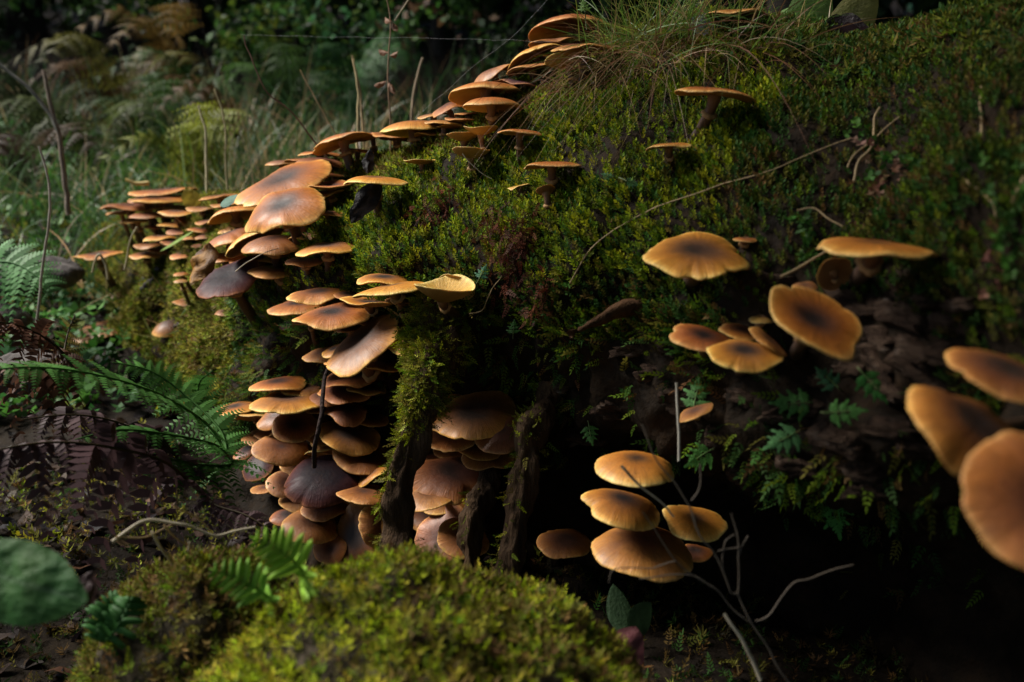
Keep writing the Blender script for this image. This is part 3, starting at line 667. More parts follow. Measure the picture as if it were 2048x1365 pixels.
# more caps packed deep in the crowds
for i, (x, y, w_, ro, pi_, k) in enumerate([(610, 775, 84, 4, 2, 'b'), (650, 792, 70, 2, 4, 'b'), (735, 775, 70, 6, 4, 'b'), (740, 835, 66, 10, 8, 'b'), (620, 832, 60, 6, 10, 'r'), (540, 862, 60, -6, 14, 'r'), (610, 885, 80, 10, 14, 'b'), (660, 880, 70, 10, 12, 'r'), (605, 925, 80, 6, 16, 'b'), (700, 935, 70, 10, 10, 'r'),
        (550, 940, 60, 4, 14, 'r'), (690, 990, 80, 8, 8, 'b'), (610, 980, 70, 4, 12, 'r'), (575, 1030, 60, 4, 10, 'b'), (680, 1045, 70, 10, 20, 'r'), (745, 1010, 60, 10, 20, 'b'), (760, 900, 60, 10, 10, 'b'), (850, 905, 80, 4, 8, 'b'), (900, 895, 70, 4, 8, 'b'), (860, 1030, 80, 6, 16, 'b'), (930, 1040, 70, 6, 12, 'b'), (950, 985, 70, 6, 10, 'b'), (1000, 905, 70, 4, 8, 'b'), (840, 830, 60, 4, 6, 'b')]):
    MM.append(dict(a=(x, y, w_, ro, pi_, k), off=.035, shape=('low', 'dome', 'wavy')[i % 3], label='dim brown mushroom packed deep among larger caps in the hollow', group='mushrooms crowded in the hollow'))
for i, (x, y, w_, ro, pi_, k) in enumerate([(600, 425, 90, -8, 4, 'b'), (520, 448, 100, -14, 4, 'o'), (600, 455, 80, -6, 4, 'r'), (480, 450, 90, -14, 2, 'o'), (580, 505, 80, -4, 4, 'b'), (490, 520, 80, 0, 4, 'r'), (610, 520, 80, 0, 4, 'b'), (540, 395, 80, -10, 6, 'b'), (500, 395, 70, -8, 4, 'r'), (690, 615, 70, 4, 4, 'b'), (620, 640, 70, -4, 6, 'b'), (750, 640, 80, 4, 4, 'b'), (700, 655, 60, -6, 4, 'b'), (800, 600, 60, 4, 4, 'b')]):
    MM.append(dict(a=(x, y, w_, ro, pi_, k), off=.028, shape=('low', 'flat', 'wavy')[i % 3], label='shaded mushroom half buried between the larger caps of the log end stack', group='mushrooms half buried in the log end stack'))
for x, y, w_, ro, pi_, k, d_, lab in ((905, 812, 96, -6, 10, 'o', 1.10, 'orange brown mushroom half behind the wide ragged one between the roots'), (905, 868, 104, -4, 14, 'o', 1.08, 'warm brown mushroom under the left half of the wide ragged one'), (975, 912, 90, 4, 12, 'r', 1.08, 'rusty mushroom against the black wet root under the ribbed one'), (860, 985, 100, -4, 14, 'r', 1.08, 'rusty mushroom close beside the mossy root under the dark lobed one'), (925, 1075, 90, 14, 34, 'r', 1.06, 'tilted rusty mushroom at the foot of the black wet root'), (1020, 832, 84, 2, 8, 'o', 1.06, 'orange brown mushroom right beside the ragged one near the bare root')):
    MM.append(dict(a=(x, y, w_, ro, pi_, k), d=d_, shape='wavy', label=lab, group=G5))
for i, (x, y, w_, ro, pi_, k, by) in enumerate([(745, 268, 70, -4, -3, 'b', 330), (860, 268, 70, 2, -2, 'o', 318), (912, 252, 76, 2, -4, 'b', 300), (1005, 232, 70, 4, -3, 'b', 262), (1025, 188, 84, 4, -3, 'o', 225), (1012, 160, 80, -6, 2, 'b', 212), (1108, 112, 96, -4, -4, 'o', 165), (1104, 84, 90, -6, -6, 'b', 150), (940, 226, 70, -4, 2, 'r', 285),
        (866, 228, 60, -10, 4, 'b', 300), (640, 306, 84, 2, -2, 'o', 365), (605, 318, 80, -4, 0, 'b', 372), (715, 300, 70, 4, -3, 'b', 345), (1055, 140, 84, -8, 0, 'o', 195)]):
    MM.append(dict(a=(x, y, w_, ro, pi_, k), base=(x + 8, by), dd=.03, shape=('low', 'wavy', 'flat')[i % 3], label='brownish mushroom crowded behind the front row along the log crest', group='mushrooms behind the front row of the crest'))
for i, (x, y, w_, ro, pi_, k) in enumerate([(290, 398, 70, -2, 2, 'b'), (352, 424, 70, 2, 2, 'o'), (275, 441, 60, -2, 2, 'b'), (362, 462, 60, 2, 2, 'b'), (300, 489, 60, -2, 3, 'r'), (352, 484, 56, 2, 2, 'b'), (402, 458, 60, 4, 2, 'o'), (242, 424, 60, -4, 2, 'r'), (424, 440, 70, -8, 2, 'b'), (420, 470, 60, -4, 2, 'b'), (402, 416, 60, 0, 2, 'r'), (425, 500, 56, 0, 3, 'b')]):
    MM.append(dict(a=(x, y, w_, ro, pi_, k), d=1.93 - .0012 * (x - 240), shape=('low', 'wavy', 'flat')[i % 3], label='small rusty mushroom crammed between the tiers of the far stack', group='mushrooms between the tiers of the far stack'))
for m in MM:
    m = dict(m); a = m.pop('a'); m.pop('base2', None)
    mushroom(*a, **m)
# ------------------------------------------------------------------ scatter tools
def leafquad(base, d, side, L, W, fold=.25):
    n = np.cross(d, side)
    return [base, base + d * L * .45 + side * W * .5 + n * fold * W, base + d * L, base + d * L * .45 - side * W * .5 + n * fold * W]
def tpl_shoot(nleaf, spread, ll, lw, seed, curve=.15):
    r = random.Random(seed); V = []
    for i in range(nleaf):
        z = .12 + .82 * i / (nleaf - 1); a = i * 2.4 + r.uniform(-.3, .3); sp = spread * (1.15 - .65 * z)
        d = nrm([math.cos(a) * sp, math.sin(a) * sp, 1.0]); side = nrm(np.cross(d, [math.cos(a + 1.5), math.sin(a + 1.5), .2])); side = nrm(np.cross(np.cross(d, [0, 0, 1.0]) + 1e-6, d)) if False else nrm(np.cross(d, [0, 0, 1.0]) + 1e-6)
        b = np.array([curve * z * z, 0, z - ll * .35])
        V += leafquad(b, d, side, ll * r.uniform(.8, 1.15), lw * r.uniform(.8, 1.1))
    return np.array(V), np.arange(4 * nleaf).reshape(-1, 4)
def tpl_star(nleaf, seed):
    r = random.Random(seed); V = []
    for i in range(nleaf):
        a = i * 2 * math.pi / nleaf + r.uniform(-.3, .3); el = r.uniform(.25, 1.1)
        d = nrm([math.cos(a), math.sin(a), el]); side = nrm(np.cross(d, [0, 0, 1.0]))
        V += leafquad(np.array([0, 0, r.uniform(.25, .6)]), d, side, r.uniform(.5, .8), .13, .4)
    return np.array(V), np.arange(4 * nleaf).reshape(-1, 4)
def tpl_branch(npair, seed):
    r = random.Random(seed); V = []
    for i in range(npair):
        z = .1 + .85 * i / npair
        for sgn in (-1, 1):
            d = nrm([sgn * (.9 - .4 * z), r.uniform(-.25, .25), .75]); side = nrm(np.cross(d, [0, 1.0, 0]))
            V += leafquad(np.array([0, .12 * z * z, z]), d, side, .30 * (1.1 - .6 * z), .11, .2)
    V += leafquad(np.array([0, .12, .85]), np.array([0, .2, .98]), np.array([1.0, 0, 0]), .3, .1)
    return np.array(V), np.arange(4 * (2 * npair + 1)).reshape(-1, 4)
def tpl_sprout(seed):
    r = random.Random(seed); V = []
    for i in range(5):
        a = i * 1.9 + r.uniform(-.3, .3); d = nrm([math.cos(a), math.sin(a), r.uniform(.2, .8)]); side = nrm(np.cross(d, [0, 0, 1.0]))
        V += leafquad(np.array([0, 0, .35 + .1 * i]), d, side, .55, .42, .12)
    return np.array(V), np.arange(20).reshape(-1, 4)
T_SHOOT = [tpl_shoot(11, 1.05, .34, .20, k) for k in range(5)]
T_FINE = [tpl_shoot(10, 1.25, .34, .14, 20 + k) for k in range(4)]
T_STAR = [tpl_star(9, k) for k in range(5)]
T_BRANCH = [tpl_branch(5, k) for k in range(4)]
T_SPROUT = [tpl_sprout(k) for k in range(4)]

def scatter(mb, tpls, pts, dirs, sc, cols):
    n = len(pts)
    if n == 0: return
    dirs = nrm(dirs); rv = nrm(rng.normal(size=(n, 3))); X = nrm(np.cross(dirs, rv)); Y = np.cross(dirs, X)
    pick = rng.integers(0, len(tpls), n); sc = np.broadcast_to(sc, (n,))
    for k, (T, F) in enumerate(tpls):
        i = np.where(pick == k)[0]
        if not len(i): continue
        V = pts[i, None] + sc[i, None, None] * (T[None, :, 0:1] * X[i, None] + T[None, :, 1:2] * Y[i, None] + T[None, :, 2:3] * dirs[i, None])
        m = len(T); FF = (F[None] + (np.arange(len(i)) * m)[:, None, None]).reshape(-1, F.shape[1])
        mb.add(V.reshape(-1, 3), FF, np.repeat(cols[i], m, 0))

def palette(n, cols, w, jit=.25):
    c = np.array(cols)[rng.choice(len(cols), n, p=np.array(w) / np.sum(w))]
    c = c * (1 + rng.normal(0, jit, (n, 1))).clip(.4, 1.8) * (1 + rng.normal(0, .08, (n, 3)))
    return np.concatenate([c.clip(.002, 1), np.ones((n, 1))], 1)
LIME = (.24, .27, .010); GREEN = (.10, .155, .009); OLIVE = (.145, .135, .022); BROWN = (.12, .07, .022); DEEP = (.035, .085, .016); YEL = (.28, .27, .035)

def samplegrid(Lg, Ng, n):
    """random points on a lofted grid; returns point, normal, grid coordinates"""
    A = Lg[:-1, :-1]; e1 = Lg[1:, :-1] - A; e2 = Lg[:-1, 1:] - A
    ar = np.linalg.norm(np.cross(e1, e2), axis=-1).ravel(); k = rng.choice(len(ar), n, p=ar / ar.sum())
    i, j = np.divmod(k, Lg.shape[1] - 1); a = rng.random((n, 1)); b = rng.random((n, 1))
    return A[i, j] + a * e1[i, j] + b * e2[i, j], Ng[i, j], i + a[:, 0], j + b[:, 0]

# ------------------------------------------------------------------ moss on the log
pt, pn, pi, pj = samplegrid(L[:, int(NV * 3.2 / 12):int(NV * 10.4 / 12)], NRM[:, int(NV * 3.2 / 12):int(NV * 10.4 / 12)], 142000); pj = pj + int(NV * 3.2 / 12)
us = pi / (NU - 1) * (len(ST) - 1); vs = pj / (NV - 1) * 12 - 4
n1 = fbm(pt * 13, 3, 101); n2_ = fbm(pt * 34, 2, 111); n3 = fbm(pt * 6, 3, 121)
dens = np.where(vs < -.9, 0, np.where(vs < 3.4, 1.0, np.where(vs < 4.4, .8, np.where(vs < 5.4, .35, .05))))
dens = dens * np.clip(1.2 + 1.2 * n1 + 1.1 * n2_, .38, 1)
bare = np.exp(-((us - 3.1) / 1.05) ** 2) * np.exp(-((vs - 3.65) / .6) ** 2)
dens *= np.clip(1 - 1.6 * bare, 0, 1)
dens = np.where((us > 6.5) & (us < 11.2) & (vs > 4.3), dens * .35, dens)
dens = np.where((us > 11.6) & (vs > 3), np.clip(.75 + .8 * n1, 0, 1), dens)
dens = np.where(us < 1.2, dens * .5, dens)
dens = np.where((us < 6.2) & (vs > 4.0), dens * np.clip(.14 + .6 * n1, .03, 1), dens)
dens = np.where((us > 10.6) & (vs > 4.5), np.maximum(dens, .35), dens)
keep = rng.random(len(pt)) < dens * np.where((vs > .6) & (vs < 3.6), .46, .66)
pt, pn, us, vs, n1, n3 = pt[keep], pn[keep], us[keep], vs[keep], n1[keep], n3[keep]
up = np.array([0, 0, 1.0]); cam_side = np.array([0, -1.0, 0])
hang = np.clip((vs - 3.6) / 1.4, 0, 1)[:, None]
dirs = pn * .75 + up * (.75 * (1 - hang) - .45 * hang) + rng.normal(0, .32, pt.shape)
mbm = MB()
top = vs + .5 * n3 < 1.0
fine = (us > 11.4) | top
gcol = palette(len(pt), [LIME, GREEN, DEEP, OLIVE], [.34, .40, .16, .10])
tcol = palette(len(pt), [OLIVE, GREEN, LIME, BROWN], [.38, .30, .16, .16])
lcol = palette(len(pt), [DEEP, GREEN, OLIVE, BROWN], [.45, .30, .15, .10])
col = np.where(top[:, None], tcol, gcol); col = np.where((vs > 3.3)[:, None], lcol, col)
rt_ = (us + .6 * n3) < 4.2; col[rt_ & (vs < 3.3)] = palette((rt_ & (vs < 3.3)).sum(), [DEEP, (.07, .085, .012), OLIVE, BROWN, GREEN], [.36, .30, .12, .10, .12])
far_ = us > 11.6; col[far_] = palette(far_.sum(), [YEL, OLIVE, GREEN, BROWN], [.25, .40, .22, .13])
sz = rng.uniform(.0085, .0150, len(pt)) * (1 + .25 * n1)
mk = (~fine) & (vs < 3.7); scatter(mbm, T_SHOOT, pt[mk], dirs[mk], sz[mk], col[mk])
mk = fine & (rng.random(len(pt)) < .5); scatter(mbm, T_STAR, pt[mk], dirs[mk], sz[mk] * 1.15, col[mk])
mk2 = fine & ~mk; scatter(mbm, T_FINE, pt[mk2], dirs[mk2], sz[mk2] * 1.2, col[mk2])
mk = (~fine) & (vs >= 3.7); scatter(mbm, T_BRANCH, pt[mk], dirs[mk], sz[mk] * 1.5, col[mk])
# reddish dead moss hanging in the bare gaps
for x_, y_, n_ in ((875, 435, 90), (890, 410, 60), (1000, 480, 120), (1040, 500, 140), (1030, 530, 90), (1080, 590, 60), (1010, 450, 60), (1055, 470, 70)):
    h_ = hit(x_, y_, B_LOG); q_ = h_[0] + rng.normal(0, .012, (n_, 3)) * [1, .3, 1.2] - FWD * .006
    scatter(mbm, T_BRANCH, q_, np.array([0, -.5, -.6]) + rng.normal(0, .5, (n_, 3)), rng.uniform(.008, .016, n_), palette(n_, [(.10, .028, .014), (.06, .018, .012), (.14, .05, .02)], [.5, .3, .2]))
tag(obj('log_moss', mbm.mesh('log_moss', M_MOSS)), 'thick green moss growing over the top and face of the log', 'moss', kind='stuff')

# moss on the two stones
def mossmound(V, F, n, name, label, cols, w, smin, smax, cx):
    V = np.asarray(V); F = np.asarray(F); A, Bq, D = V[F[:, 0]], V[F[:, 1]], V[F[:, 3]]
    nn = np.cross(Bq - A, D - A); ar = np.linalg.norm(nn, axis=1); nn = nrm(nn)
    nn = np.where((nn * (A - np.array([cx, A[:, 1].mean(), 0]))).sum(1, keepdims=True) < 0, -nn, nn)
    k = rng.choice(len(ar), n, p=ar / ar.sum()); a = rng.random((n, 1)); b = rng.random((n, 1))
    p = A[k] + a * (Bq - A)[k] + b * (D - A)[k]; q = nn[k]
    f = fbm(p * 18, 3, 141); g = fbm(p * 9, 2, 151)
    ok = (rng.random(n) < np.clip(.95 + .9 * f, .12, 1)) & (p[:, 2] > .03)
    p, q, g, f = p[ok], q[ok], g[ok], f[ok]
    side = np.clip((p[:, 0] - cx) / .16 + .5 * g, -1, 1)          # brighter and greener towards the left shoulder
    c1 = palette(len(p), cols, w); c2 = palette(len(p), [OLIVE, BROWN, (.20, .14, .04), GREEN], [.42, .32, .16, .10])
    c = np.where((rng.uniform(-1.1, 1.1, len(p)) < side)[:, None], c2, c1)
    d = q * .8 + up * .45 + rng.normal(0, .42, p.shape)
    s_ = rng.uniform(smin, smax, len(p)); m = rng.random(len(p))
    mb = MB()
    for lo, hi, T, k_ in ((0, .4, T_STAR, 1.0), (.4, .75, T_FINE, 1.1), (.75, 1, T_BRANCH, 1.15)):
        i = (m >= lo) & (m < hi); scatter(mb, T, p[i], d[i], s_[i] * k_, c[i])
    tag(obj(name, mb.mesh(name, M_MOSS)), label, 'moss', kind='stuff')
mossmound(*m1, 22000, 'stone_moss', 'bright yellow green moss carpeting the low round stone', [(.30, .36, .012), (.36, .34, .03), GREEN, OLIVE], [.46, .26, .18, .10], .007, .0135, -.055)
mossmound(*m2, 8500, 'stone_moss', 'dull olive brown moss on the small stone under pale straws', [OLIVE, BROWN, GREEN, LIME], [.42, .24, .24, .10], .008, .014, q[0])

# ------------------------------------------------------------------ roots hanging from the log, bark plates, splinter
def rootpart(path, rads, label, mossy, seed):
    path = crom(np.array(path), 70); rads = np.interp(np.linspace(0, 1, 70), np.linspace(0, 1, len(rads)), rads)
    seg = 30; V, F = tube(path, rads, seg)
    c = np.repeat(path, seg, 0); n = nrm(V - c)
    st = V * [1, 1, .22]
    dsp = np.repeat(rads, seg) * (.55 * fbm(st * 75, 3, seed) + .30 * fbm(V * 38, 3, seed + 3) - .12)
    V = V + n * dsp[:, None]
    o = obj('root', mesh('root', V - LO, [F], M_ROOT), log); o['label'] = label
    G = V.reshape(70, seg, 3); NN = nrm(G - path[:, None])
    G2 = np.concatenate([G, G[:, :1]], 1); N2 = np.concatenate([NN, NN[:, :1]], 1)
    p, q, _, _ = samplegrid(G2, N2, mossy)
    f = fbm(p * 24, 3, seed + 9); ok = (rng.random(len(p)) < np.clip(.35 + 1.1 * f - .55 * q[:, 0], 0, 1)) & (q[:, 1] < .5)
    p, q = p[ok], q[ok]; d = q * .8 + rng.normal(0, .4, p.shape) + np.array([0, 0, -.35])
    mb = MB(); c = palette(len(p), [OLIVE, LIME, GREEN, YEL], [.4, .25, .2, .15])
    h = rng.random(len(p)) < .5
    scatter(mb, T_BRANCH, p[h], d[h], rng.uniform(.009, .016, h.sum()), c[h]); scatter(mb, T_FINE, p[~h], d[~h], rng.uniform(.007, .011, (~h).sum()), c[~h])
    mo = obj('root_moss', mb.mesh('root_moss', M_MOSS, LO), o); mo['kind'] = 'stuff'
    return V, F
rv1 = rootpart([P(905, 610, 1.06), P(875, 690, 1.03), P(850, 780, 1.01), P(825, 870, 1.0), P(808, 960, 1.0), P(800, 1050, 1.0), P(796, 1150, 1.0), P(790, 1260, 1.0)], [.028, .021, .021, .018, .015, .014, .015, .018], 'mossy root hanging down through the crowd of mushrooms', 5200, 301)
rv2 = rootpart([P(1130, 740, 1.06), P(1092, 810, 1.03), P(1062, 880, 1.0), P(1045, 960, .99), P(1030, 1050, .985), P(1015, 1150, .98), P(1008, 1260, .98)], [.012, .014, .014, .013, .012, .013, .015], 'bare split brown root beside the dark hollow', 420, 311)
rv3 = rootpart([P(985, 900, 1.10), P(965, 990, 1.06), P(940, 1080, 1.05), P(925, 1180, 1.05)], [.010, .012, .013, .016], 'black wet root between the mossy root and the bare root', 60, 321)

def plate(px, py, wpx, hpx, rot, th=.008, mat=None, seed=0, tilt=0, name='bark_plate', lift=.0):
    h = hit(px, py); p, n, d = h; r = random.Random(seed)
    n = nrm(n + np.array([r.uniform(-.25, .25), 0, tilt + r.uniform(-.2, .2)]))
    u = nrm(np.cross(n, [0, 0, 1.0])); u = u if u[0] > 0 else -u; v = np.cross(n, u); v = v if v[2] > 0 else -v
    a = math.radians(rot); u, v = u * math.cos(a) + v * math.sin(a), v * math.cos(a) - u * math.sin(a)
    k = 24; t = np.linspace(0, 2 * math.pi, k, endpoint=False); o = np.array([1 + r.uniform(-.38, .30) for _ in t])
    W, Hh = wpx / 2 / FPX * d, hpx / 2 / FPX * d
    rings = []
    for s_, z in ((1.0, -.010), (1.02, .25 * th), (.97, th), (.66, th * .92), (.34, th * 1.05), (.04, th)):
        q_ = np.sign(np.cos(t)) * np.abs(np.cos(t)) ** .7, np.sign(np.sin(t)) * np.abs(np.sin(t)) ** .7
        rings.append(p + (s_ * o * W * q_[0])[:, None] * u + (s_ * o * Hh * q_[1])[:, None] * v + n * (z + lift))
    V = np.concatenate(rings); V = V + n * (.0035 * fbm(V * 60, 3, seed) + .0025 * fbm(V * [60, 60, 260], 2, seed + 1))[:, None]
    return obj(name, mesh(name, V - LO, [gridfaces(6, k, True)], mat or M_BARK, smooth=False), log)
for i, (x, y, w_, h_, ro) in enumerate([(1690, 596, 66, 36, -10), (1745, 622, 70, 40, 12), (1812, 640, 104, 52, -8), (1885, 648, 70, 40, 10), (1768, 678, 74, 34, -14), (1836, 700, 96, 42, -12),
        (1712, 668, 60, 34, 20), (1760, 732, 80, 40, -24), (1850, 752, 104, 40, -30), (1700, 738, 56, 40, 10), (1792, 786, 70, 36, -26), (1905, 710, 64, 36, -6), (1640, 760, 54, 34, 8), (1940, 655, 50, 40, 0),
        (1308, 752, 40, 34, 30), (1445, 880, 60, 34, -14), (1352, 800, 42, 46, 10), (1225, 820, 60, 36, -8), (1170, 880, 60, 34, 12), (1480, 950, 56, 70, -12), (1740, 975, 70, 36, 14), (1560, 560, 60, 24, -6), (1655, 640, 44, 30, 12), (1115, 770, 54, 30, 8), (1390, 740, 60, 26, -10), (1620, 820, 70, 36, 8), (1680, 880, 80, 36, -10), (1780, 860, 90, 40, 6), (1850, 900, 80, 34, -8), (1560, 830, 60, 30, 14), (1500, 800, 70, 30, -6), (1270, 700, 70, 26, 10), (1340, 690, 60, 24, -8), (1800, 590, 70, 30, 5), (1860, 600, 60, 28, -8), (1930, 610, 60, 30, 6), (1960, 740, 60, 36, -10), (1720, 940, 70, 36, 10), (1600, 930, 60, 34, -6)]):
    plate(x, y, w_ * 1.35, h_ * .95, ro, .004 + .003 * (i % 3), None, 400 + i)
sp = [P(1140, 668, .87), P(1200, 640, .885), P(1265, 612, .895), P(1335, 592, .91)]
pth = crom(np.array(sp), 24); Vp, Fp = tube(pth, np.interp(np.linspace(0, 1, 24), [0, .12, .6, .92, 1], [.001, .008, .014, .012, .001]), 10)
Vp = Vp + nrm(Vp - np.repeat(pth, 10, 0)) * (.007 * fbm(Vp * [25, 25, 70], 3, 71) - .004)[:, None]
obj('wood_splinter', mesh('wood_splinter', Vp - LO, [Fp], rockwood('splinter_wood', [(.3, (.03, .014, .007)), (.6, (.09, .045, .02)), (.8, (.14, .08, .04))], 40), smooth=False), log)

# ------------------------------------------------------------------ leaves, grass, ferns
def leafmesh(base, tip, normal, width, color, name='leaf', mat=None, curl=.1, crump=.0, teeth=0.0, veins=.0, nu=14, nv=8, seed=0, point=.8, droop=0.0, col2=None):
    base = np.asarray(base, float); tip = np.asarray(tip, float); L_ = np.linalg.norm(tip - base); d = (tip - base) / L_
    s_ = nrm(np.cross(d, normal)); n = np.cross(s_, d)
    u = np.linspace(0, 1, nu); v = np.linspace(-1, 1, nv)
    prof = np.sin(math.pi * u ** point) ** .75; prof[0] = .03; prof[-1] = .02
    if teeth: prof = prof * (1 + teeth * np.abs(((u * nu / 2) % 1) - .5))
    U, Vv = np.meshgrid(u, v, indexing='ij'); W = prof[:, None] * Vv * width / 2
    z = -curl * width * Vv ** 2 * prof[:, None] - droop * L_ * U ** 2 + .06 * width * np.abs(Vv) * prof[:, None]
    if veins: z = z + veins * width * np.sin((U * 9 + np.abs(Vv) * -2.2) * 2 * math.pi) * (1 - np.abs(Vv) ** 4) * .5
    Pn = base + U[..., None] * d * L_ + W[..., None] * s_ + z[..., None] * n
    Pn = Pn.reshape(-1, 3)
    if crump: Pn = Pn + n * (crump * width * fbm(Pn / width * 3, 3, seed))[:, None] + s_ * (crump * .5 * width * fbm(Pn / width * 2.5, 2, seed + 4))[:, None]
    c = np.tile(np.array(color), (len(Pn), 1))
    if col2 is not None:
        f = np.clip(.5 + .8 * fbm(Pn / width * 3, 3, seed + 8), 0, 1)[:, None]; c = c * (1 - f) + np.array(col2) * f
    rib = np.exp(-(np.abs(Vv.ravel()) / .07) ** 2)[:, None] * .35
    c = c * (1 - rib) + (c * .6 + .12) * rib
    return Pn, gridfaces(nu, nv), np.concatenate([c, np.ones((len(c), 1))], 1)
def oneleaf(name, label, cat, base, tip, normal, width, color, mat=None, group=None, **k):
    V, F, c = leafmesh(base, tip, normal, width, color, **k)
    return tag(obj(name, mesh(name, V - base, [F], mat or M_LEAF, {'col': c}), None, base), label, cat, group)

def blades(mb, p, d, Ln, W, droop, cols, K=6):
    n = len(p); t = np.linspace(0, 1, K + 1); d = nrm(d)
    side = nrm(np.cross(d, rng.normal(size=(n, 3))))
    h = nrm(d * [1, 1, 0] + 1e-6)
    C_ = p[:, None] + d[:, None] * (Ln[:, None] * t)[..., None] + (droop[:, None] * Ln[:, None] * t ** 2)[..., None] * (np.array([0, 0, -1.0]) * .9 + h[:, None] * .35)
    wd = (W[:, None] * (1 - t ** 2.2 * .93))[..., None] * side[:, None]
    V = np.stack([C_ - wd * .5, C_ + wd * .5], 2).reshape(-1, 3)
    j = np.arange(K); f = np.stack([2 * j, 2 * j + 1, 2 * j + 3, 2 * j + 2], -1)
    F = (f[None] + (np.arange(n) * 2 * (K + 1))[:, None, None]).reshape(-1, 4)
    mb.add(V, F, np.repeat(cols, 2 * (K + 1), 0))

# grass tuft on the crest: green needles standing, straw coloured ones drooping over the moss
mb = MB()
def tuft(px, py, n, spread, L0, L1, drp, cols, w, lean, wd=.0011, jit=.45):
    h = hit(px, py, B_LOG); p = h[0] + rng.normal(0, 1, (n, 3)) * np.array([spread, spread, .006])
    d = np.array(lean) + rng.normal(0, jit, (n, 3))
    blades(mb, p, d, rng.uniform(L0, L1, n), rng.uniform(.6, 1.3, n) * wd, rng.uniform(.2, 1, n) * drp, palette(n, cols, w), 8)
GG = (.10, .19, .03); GY_ = (.24, .27, .05); ST_ = (.32, .22, .10); RB = (.17, .08, .04)
tuft(1310, 92, 220, .030, .05, .12, .55, [GG, GY_, ST_], [.6, .25, .15], (-.1, -.25, .8))
tuft(1390, 82, 220, .034, .05, .12, .6, [GG, GY_, ST_, RB], [.5, .2, .2, .1], (.1, -.25, .8))
tuft(1470, 90, 140, .036, .04, .10, .7, [GG, ST_, RB], [.35, .35, .3], (.3, -.3, .6))
tuft(1280, 100, 70, .02, .05, .11, .6, [GG, GY_, RB], [.5, .3, .2], (-.75, -.2, .45), .0010, .35)
tuft(1255, 125, 150, .030, .06, .12, 1.35, [RB, ST_, GG], [.45, .4, .15], (-.45, -.55, .35), .0008, .4)
tuft(1330, 130, 210, .040, .06, .13, 1.3, [RB, ST_, GG], [.42, .38, .2], (-.15, -.8, .3), .0008, .4)
tuft(1185, 160, 45, .022, .06, .11, 1.3, [RB, ST_], [.6, .4], (-.4, -.7, .2), .0008, .35)
tuft(1430, 118, 90, .03, .05, .10, 1.2, [RB, ST_], [.6, .4], (.2, -.8, .3), .0008, .4)
tag(obj('grass_tuft', mb.mesh('grass_tuft', M_GRASS)), 'fine green and straw coloured grass tuft drooping over the log crest', 'grass', kind='stuff')

# stems drawn through points
def stalk(name, label, cat, pts, r0, r1=None, color=(.40, .31, .19), group=None, mat=None, seg=6, n=26, parent=None, ground=True):
    path = crom(np.array(pts), n); path = path + .0012 * np.stack([fbm(path * 40, 2, 5), fbm(path * 40, 2, 6), fbm(path * 40, 2, 7)], -1)
    rr = np.linspace(r0, r1 or r0 * .6, n); V, F = tube(path, rr, seg)
    c = np.tile([*color, 1.0], (len(V), 1)); c[:, :3] *= (1 + .25 * fbm(V * 60, 2, 3))[:, None].clip(.5, 1.5)
    o = path[0]
    if parent is not None: return obj(name, mesh(name, V - np.array(parent.location), [F], mat or M_DRY, {'col': c}), parent)
    return tag(obj(name, mesh(name, V - o, [F], mat or M_DRY, {'col': c}), None, o), label, cat, group)
def PL(l, d0, d1=None):
    d1 = d0 if d1 is None else d1
    return [P(x, y, d0 + (d1 - d0) * i / max(1, len(l) - 1)) for i, (x, y) in enumerate(l)]
PALE = (.46, .40, .29); TAN = (.38, .27, .14)
# branching dead stalk in front of the mushrooms under the log
dk = thing('dead_plant', 'branching leafless dead plant stalk in front of the mushrooms under the log', 'plant', P(1620, 1420, .70))
for nm, l, r in (('stem', [(1620, 1420), (1560, 1340), (1534, 1293), (1504, 1247), (1477, 1190), (1461, 1183), (1431, 1110), (1401, 1073), (1384, 1023), (1371, 1000), (1347, 960), (1307, 910), (1283, 850)], .0016),
        ('branch', [(1504, 1247), (1471, 1220), (1437, 1183), (1417, 1170), (1391, 1155), (1354, 1150), (1307, 1153), (1279, 1159)], .0014),
        ('branch', [(1437, 1183), (1377, 1147), (1351, 1123), (1334, 1097), (1311, 1063), (1284, 1023)], .0010),
        ('branch', [(1477, 1190), (1474, 1123), (1476, 1083), (1462, 1027)], .0014), ('branch', [(1477, 1092), (1455, 1096), (1434, 1102)], .0012),
        ('branch', [(1475, 1112), (1484, 1090), (1496, 1072)], .0010), ('branch', [(1446, 1140), (1444, 1110), (1450, 1080), (1467, 1067)], .0010),
        ('branch', [(1511, 1243), (1536, 1230), (1586, 1167), (1619, 1157), (1669, 1140), (1708, 1130)], .0013),
        ('branch', [(1351, 1123), (1324, 1130), (1301, 1137), (1257, 1137), (1227, 1143), (1219, 1167)], .0010), ('branch', [(1384, 1003), (1396, 985), (1402, 960), (1400, 927)], .0013)):
    stalk(nm, None, None, PL(l, .70), r * .5, r * .36, (.12, .095, .07), parent=dk, n=40)
stalk('straw', 'pale thick straw slanting across the smooth honey brown mushroom', 'straw', PL([(1244, 933), (1277, 967), (1317, 1003), (1350, 1034)], .74, .76), .0012, color=PALE)
stalk('straw', 'pale straw slanting in the black hollow below the dead plant', 'straw', PL([(1449, 1227), (1471, 1263), (1502, 1318), (1520, 1360)], .72), .0012, .0016, PALE)
stalk('straw', 'white upright straw in front of the curled pale mushroom', 'straw', PL([(1355, 920), (1354, 850), (1352, 765)], .80), .0011, .0009, (.5, .46, .38))
stalk('straw', 'long pale straw lying across the mossy face of the log', 'straw', [hit(x, y)[0] - FWD * .014 for x, y in ((1140, 570), (1180, 500), (1240, 455), (1300, 425), (1420, 380), (1540, 345), (1640, 300), (1690, 282))], .0007, .0004, TAN, n=50)
